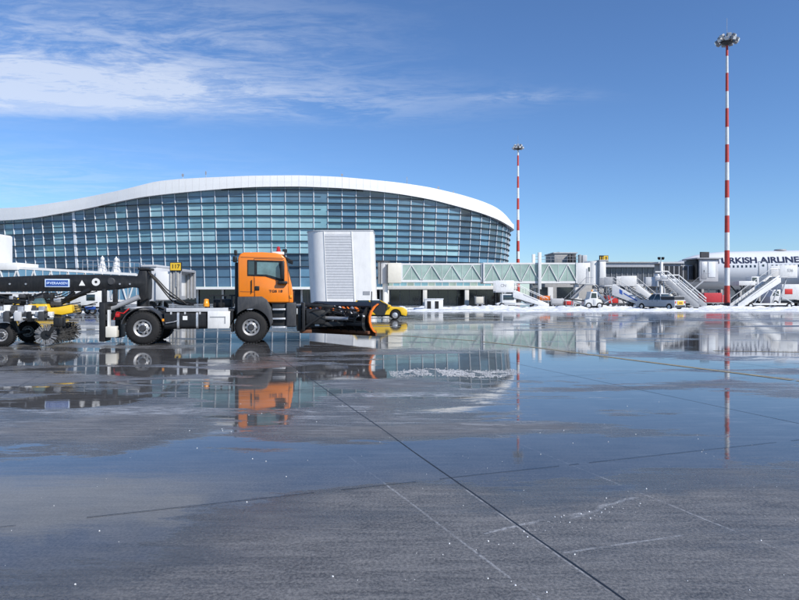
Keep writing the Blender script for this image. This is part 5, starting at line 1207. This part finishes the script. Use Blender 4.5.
fdoor(5.3, 6.4, 4.6, 6.5); fdoor(12.85, 14.0, 4.55, 6.55)
for k in range(3):
    t = 1.9 + k * .55; a, b = onf(t, 5.75 + .1 * k, .01), onf(t + .45, 5.85 + .1 * k, .01); c, d = onf(t + .45, 6.3 + .2 * k, .01), onf(t, 6.1 + .2 * k, .01)
    MB().hexa([a, b, c, d], [p + V(0, -.03, 0) for p in (a, b, c, d)]).build('cockpit_window', G['carglass'], fus, smooth=0)
MB().lathe([(0, ZC + RF - .05), (.9, ZC + RF - .05), (.75, ZC + RF + .18), (0, ZC + RF + .25)], (16.3, 0, 0), 'z', 16).build('antenna_dome', G['grey'], fus)
MB().prism([(19, ZC + RF - .05), (19.4, ZC + RF - .05), (19.35, ZC + RF + .45), (19.2, ZC + RF + .45)], -.03, .03).build('blade_antenna', G['fuse'], fus, smooth=0)
for s in (-1, 1):
    MB().hexa([(21, s * 2.3, 3.6), (31.5, s * 2.3, 3.4), (31.5, s * 2.3, 3.9), (21, s * 2.3, 4.5)], [(37, s * 26, 5.0), (40, s * 26, 5.0), (40, s * 26, 5.12), (37, s * 26, 5.15)]).build('wing', G['lgrey'], al, .02)
    MB().lathe([(1.0, 0), (1.45, .25), (1.55, 1.5), (1.4, 3.5), (1.0, 5.2), (.6, 5.2), (.6, 1.0), (0, .6)], (20.6, s * 9.6, 2.45), 'x', 26).build('engine', G['fuse'], al)
    MB().box(22.5, 26, s * 9.6 - .15, s * 9.6 + .15, 3.7, 4.3).build('pylon', G['lgrey'], al, .02)
    MB().tube((31, s * 4.0, .6), (31, s * 3.6, 3.9), .2, n=12).build('main_gear_leg', G['steel'], al)
    for xx in (30.3, 31.7):
        for yy in (-.4, .4): MB().lathe([(0, -.22), (.6, -.22), (.68, -.12), (.68, .12), (.6, .22), (0, .22)], (xx, s * 4.0 + yy, .68), 'y', 20).build('main_gear_wheel', G['rubber'], al)
    MB().tube((30.3, s * 4.0, .68), (31.7, s * 4.0, .68), .15, n=10).build('gear_bogie', G['steel'], al)
    MB().hexa([(52, s * .6, 7.2), (57, s * .6, 7.4), (57, s * .6, 7.6), (52, s * .6, 7.5)], [(57.5, s * 9, 7.9), (59.5, s * 9, 7.9), (59.5, s * 9, 8.0), (57.5, s * 9, 8.0)]).build('tailplane', G['lgrey'], al, .02)
MB().hexa([(48, -.2, 8.0), (57, -.2, 8.2), (57, .2, 8.2), (48, .2, 8.0)], [(56, -.08, 17), (60.5, -.08, 17), (60.5, .08, 17), (56, .08, 17)]).build('tail_fin', G['red'], al, .02)
MB().tube((6.6, 0, .5), (6.6, 0, 2.8), .14, n=12).build('nose_gear_leg', G['steel'], al)
for yy in (-.32, .32): MB().lathe([(0, -.16), (.45, -.16), (.52, -.08), (.52, .08), (.45, .16), (0, .16)], (6.6, yy, .52), 'y', 20).build('nose_gear_wheel', G['rubber'], al)
MB().tube((6.6, -.3, .52), (6.6, .3, .52), .08, n=8).build('nose_gear_axle', G['steel'], al)

# ---------------------------------------------------------------- ground support equipment
D = 69
bl = thing('belt_loader', 'white belt loader tug with dark raised conveyor beside the bridge cab', 'belt loader', (gx(594, D), D, 0))
MB().prism([(-1.0, .35), (.9, .35), (.9, 1.0), (.45, 1.15), (.4, 1.95), (-.35, 2.0), (-.55, 1.15), (-1.0, 1.0)], 0, 1.5).build('body', G['whitepaint'], bl, .06, 3)
MB().prism([(-.35, 1.25), (.3, 1.25), (.27, 1.8), (-.25, 1.83)], -.015, .02).build('cab_window', G['carglass'], bl, smooth=0)
MB().box(-.1, .2, -.03, 0, .5, 1.1).build('cab_door', G['lgrey'], bl, .01)
for x in (-.6, .65):
    for y in (.1, 1.4): car_wheel(bl, x, y, .38, .24)
MB().bar((-.9, .75, .95), (-3.1, .75, 1.15), .7, .16).build('conveyor', G['black'], bl, .02)
MB().bar((-1.2, .75, .6), (-2.2, .75, .95), .1).build('conveyor_arm', G['steel'], bl, smooth=0)
MB().bar((-2.3, .4, .05), (-2.2, .4, 1.0), .1).bar((-2.3, 1.1, .05), (-2.2, 1.1, 1.0), .1).build('conveyor_leg', G['steel'], bl, smooth=0)
MB().lathe([(0, 2.0), (.1, 2.0), (.08, 2.2), (0, 2.22)], (0, .75, 0), 'z', 10).build('beacon', G['amber'], bl)
sl2 = thing('service_steps', 'narrow white lattice service steps standing next to the belt loader', 'steps', (gx(603, 72), 72, 0))
for y in (0, .9): MB().bar((1.1, y, .1), (-1.0, y, 2.2), .08, .25).build('stringer', G['whitepaint'], sl2, smooth=0); MB().path([(1.1, y, 1.0), (-1.0, y, 3.0), (-1.6, y, 3.0)], .03).build('handrail', G['whitepaint'], sl2)
for k in range(10): x = 1.0 - k * .21; MB().box(x - .13, x + .13, .04, .86, .15 + k * .21, .19 + k * .21).build('step', G['steel'], sl2, smooth=0)
for k in range(5): x = 1.0 - k * .5; MB().tube((x, 0, .2 + k * .5), (x, 0, 1.1 + k * .48), .022, n=6).build('baluster', G['whitepaint'], sl2)
for x, z in ((-1.0, 2.2), (-.2, 1.4)):
    for y in (.0, .9): MB().bar((x, y, 0.02), (x, y, z), .07).build('leg', G['steel'], sl2, smooth=0)

def cart(px, D, m_top, label, w=2.2, h=.9, zb=.55, cat='cart', rot=0.0, frame=True, group='baggage carts on the apron'):
    r = thing('baggage_cart', label, cat, (gx(px, D), D, 0), rot, group)
    MB().box(-w / 2, w / 2, 0, 1.4, zb - .12, zb).build('deck', G['grey'], r, .02)
    MB().box(-w / 2 + .06, w / 2 - .06, .06, 1.34, zb, zb + h).build('load', m_top, r, .08, 3)
    for x in (-w / 2 + .3, w / 2 - .3):
        for y in (.12, 1.28): car_wheel(r, x, y, .23, .16)
    for x in (-w / 2 + .03, w / 2 - .03):
        for y in (.03, 1.37): MB().bar((x, y, zb), (x, y, zb + h + .1), .05).build('corner_post', G['steel'], r, smooth=0)
    MB().bar((w / 2, .7, zb - .1), (w / 2 + .8, .7, .2), .06).build('tow_bar', G['dark'], r, smooth=0)
    return r
cart(545, 76, G['plough'], 'cart with orange cover behind the foot of the white stairs', 1.5, .6, .9)
cart(570, 73, G['red'], 'small cart with red load beside the conveyor tip', 1.0, .5, .35)
cart(574, 78, G['whitepaint'], 'white covered cart in the snow below the bridge stair', 2.4, .6, .5)
cart(613, 77, G['red'], 'red-loaded baggage cart in front of the grey-sided stairs', 1.6, 1.0, .55)
cart(621, 79, G['whitepaint'], 'white baggage cart half hidden by the grey-sided stairs', 1.8, .8, .5)
cart(655, 84, G['yellow'], 'yellow baggage cart under the support post of the grey bridge', 2.4, .9, .9)
cart(669, 82, G['cream'], 'cream loaded cart behind the pickup and steel stairs', 2.2, 1.2, .5)
cart(713, 78, G['tarp'], 'baggage trolley under bright red tarpaulin left of the mast', 2.6, 1.25, .62)
cart(722, 79.5, G['tarp'], 'baggage trolley under red tarpaulin right behind the mast', 2.2, 1.0, .6)
cart(558, 76, G['lgrey'], 'grey equipment crate cart below the lift column', 1.8, .7, .45)
cart(480, 82, G['cream'], 'cream crate on a cart between the gallery columns', 1.2, .9, .45)
D = 82
wb = thing('wall_cabinet', 'grey cabinet and white cylinder on posts under the pier window band', 'cabinet', (gx(652, D), D, 0))
MB().box(-.85, .55, 0, .8, gz(286.5, D), gz(277, D)).build('cabinet', G['lgrey'], wb, .03); MB().box(.6, 1.05, -.05, .85, gz(286.8, D), gz(274, D)).build('side_cylinder', G['white'], wb, .1, 4)
for x in (-.6, .8): MB().bar((x, .4, 0), (x, .4, gz(286.4, D)), .16).build('leg', G['steel'], wb, smooth=0)
MB().box(-.7, .3, -.02, .01, gz(285, D), gz(279, D)).build('cabinet_door', G['lgrey'], wb, .01)
D = 80
hl = thing('high_loader', 'white cargo loader platform in front of the airliner door', 'loader', (gx(748, D), D, 0))
MB().box(-1.2, 1.0, 0, 2.6, gz(285.5, D), gz(281, D)).build('platform', G['whitepaint'], hl, .03)
MB().box(.6, 1.6, .2, 1.6, gz(284, D), gz(276.5, D)).build('control_cab', G['whitepaint'], hl, .04); MB().box(.7, 1.3, .17, .21, gz(281.5, D), gz(277.5, D)).build('cab_window', G['carglass'], hl, smooth=0)
for a, b in (((-1.0, .1), (.9, .1)), ((-1.0, 2.4), (.9, 2.4))):
    MB().bar((a[0], a[1], .7), (b[0], b[1], gz(285.4, D)), .14).bar((b[0], b[1], .7), (a[0], a[1], gz(285.4, D)), .14).build('scissor_arm', G['dark'], hl, smooth=0)
MB().box(-1.5, 1.7, 0, 2.6, .4, .75).build('chassis', G['dark'], hl, .03)
for x in (-1.0, 1.2):
    for y in (.1, 2.5): car_wheel(hl, x, y, .4, .26)
D = 78
ct = thing('catering_truck', 'white box truck with red mark below the airliner at the picture edge', 'truck', (gx(789, D), D, 0))
MB().box(-.9, 3.6, 0, 2.3, 1.0, 3.0).build('box_body', G['whitepaint'], ct, .04)
MB().box(-.55, .45, -.02, .01, 1.7, 2.4).build('box_mark', G['red'], ct, .01)
MB().prism([(-2.4, .5), (-1.0, .5), (-1.0, 2.3), (-1.9, 2.3), (-2.3, 1.5), (-2.4, 1.4)], .1, 2.2).build('driver_cab', G['whitepaint'], ct, .06, 3)
MB().prism([(-2.1, 1.5), (-1.25, 1.5), (-1.25, 2.1), (-1.8, 2.1)], .085, .12).build('cab_window', G['carglass'], ct, smooth=0)
MB().box(-2.3, 3.6, .3, 2.0, .5, .8).build('chassis', G['black'], ct, .02)
for x in (-1.7, 2.6):
    for y in (.2, 2.1): car_wheel(ct, x, y, .45, .28)
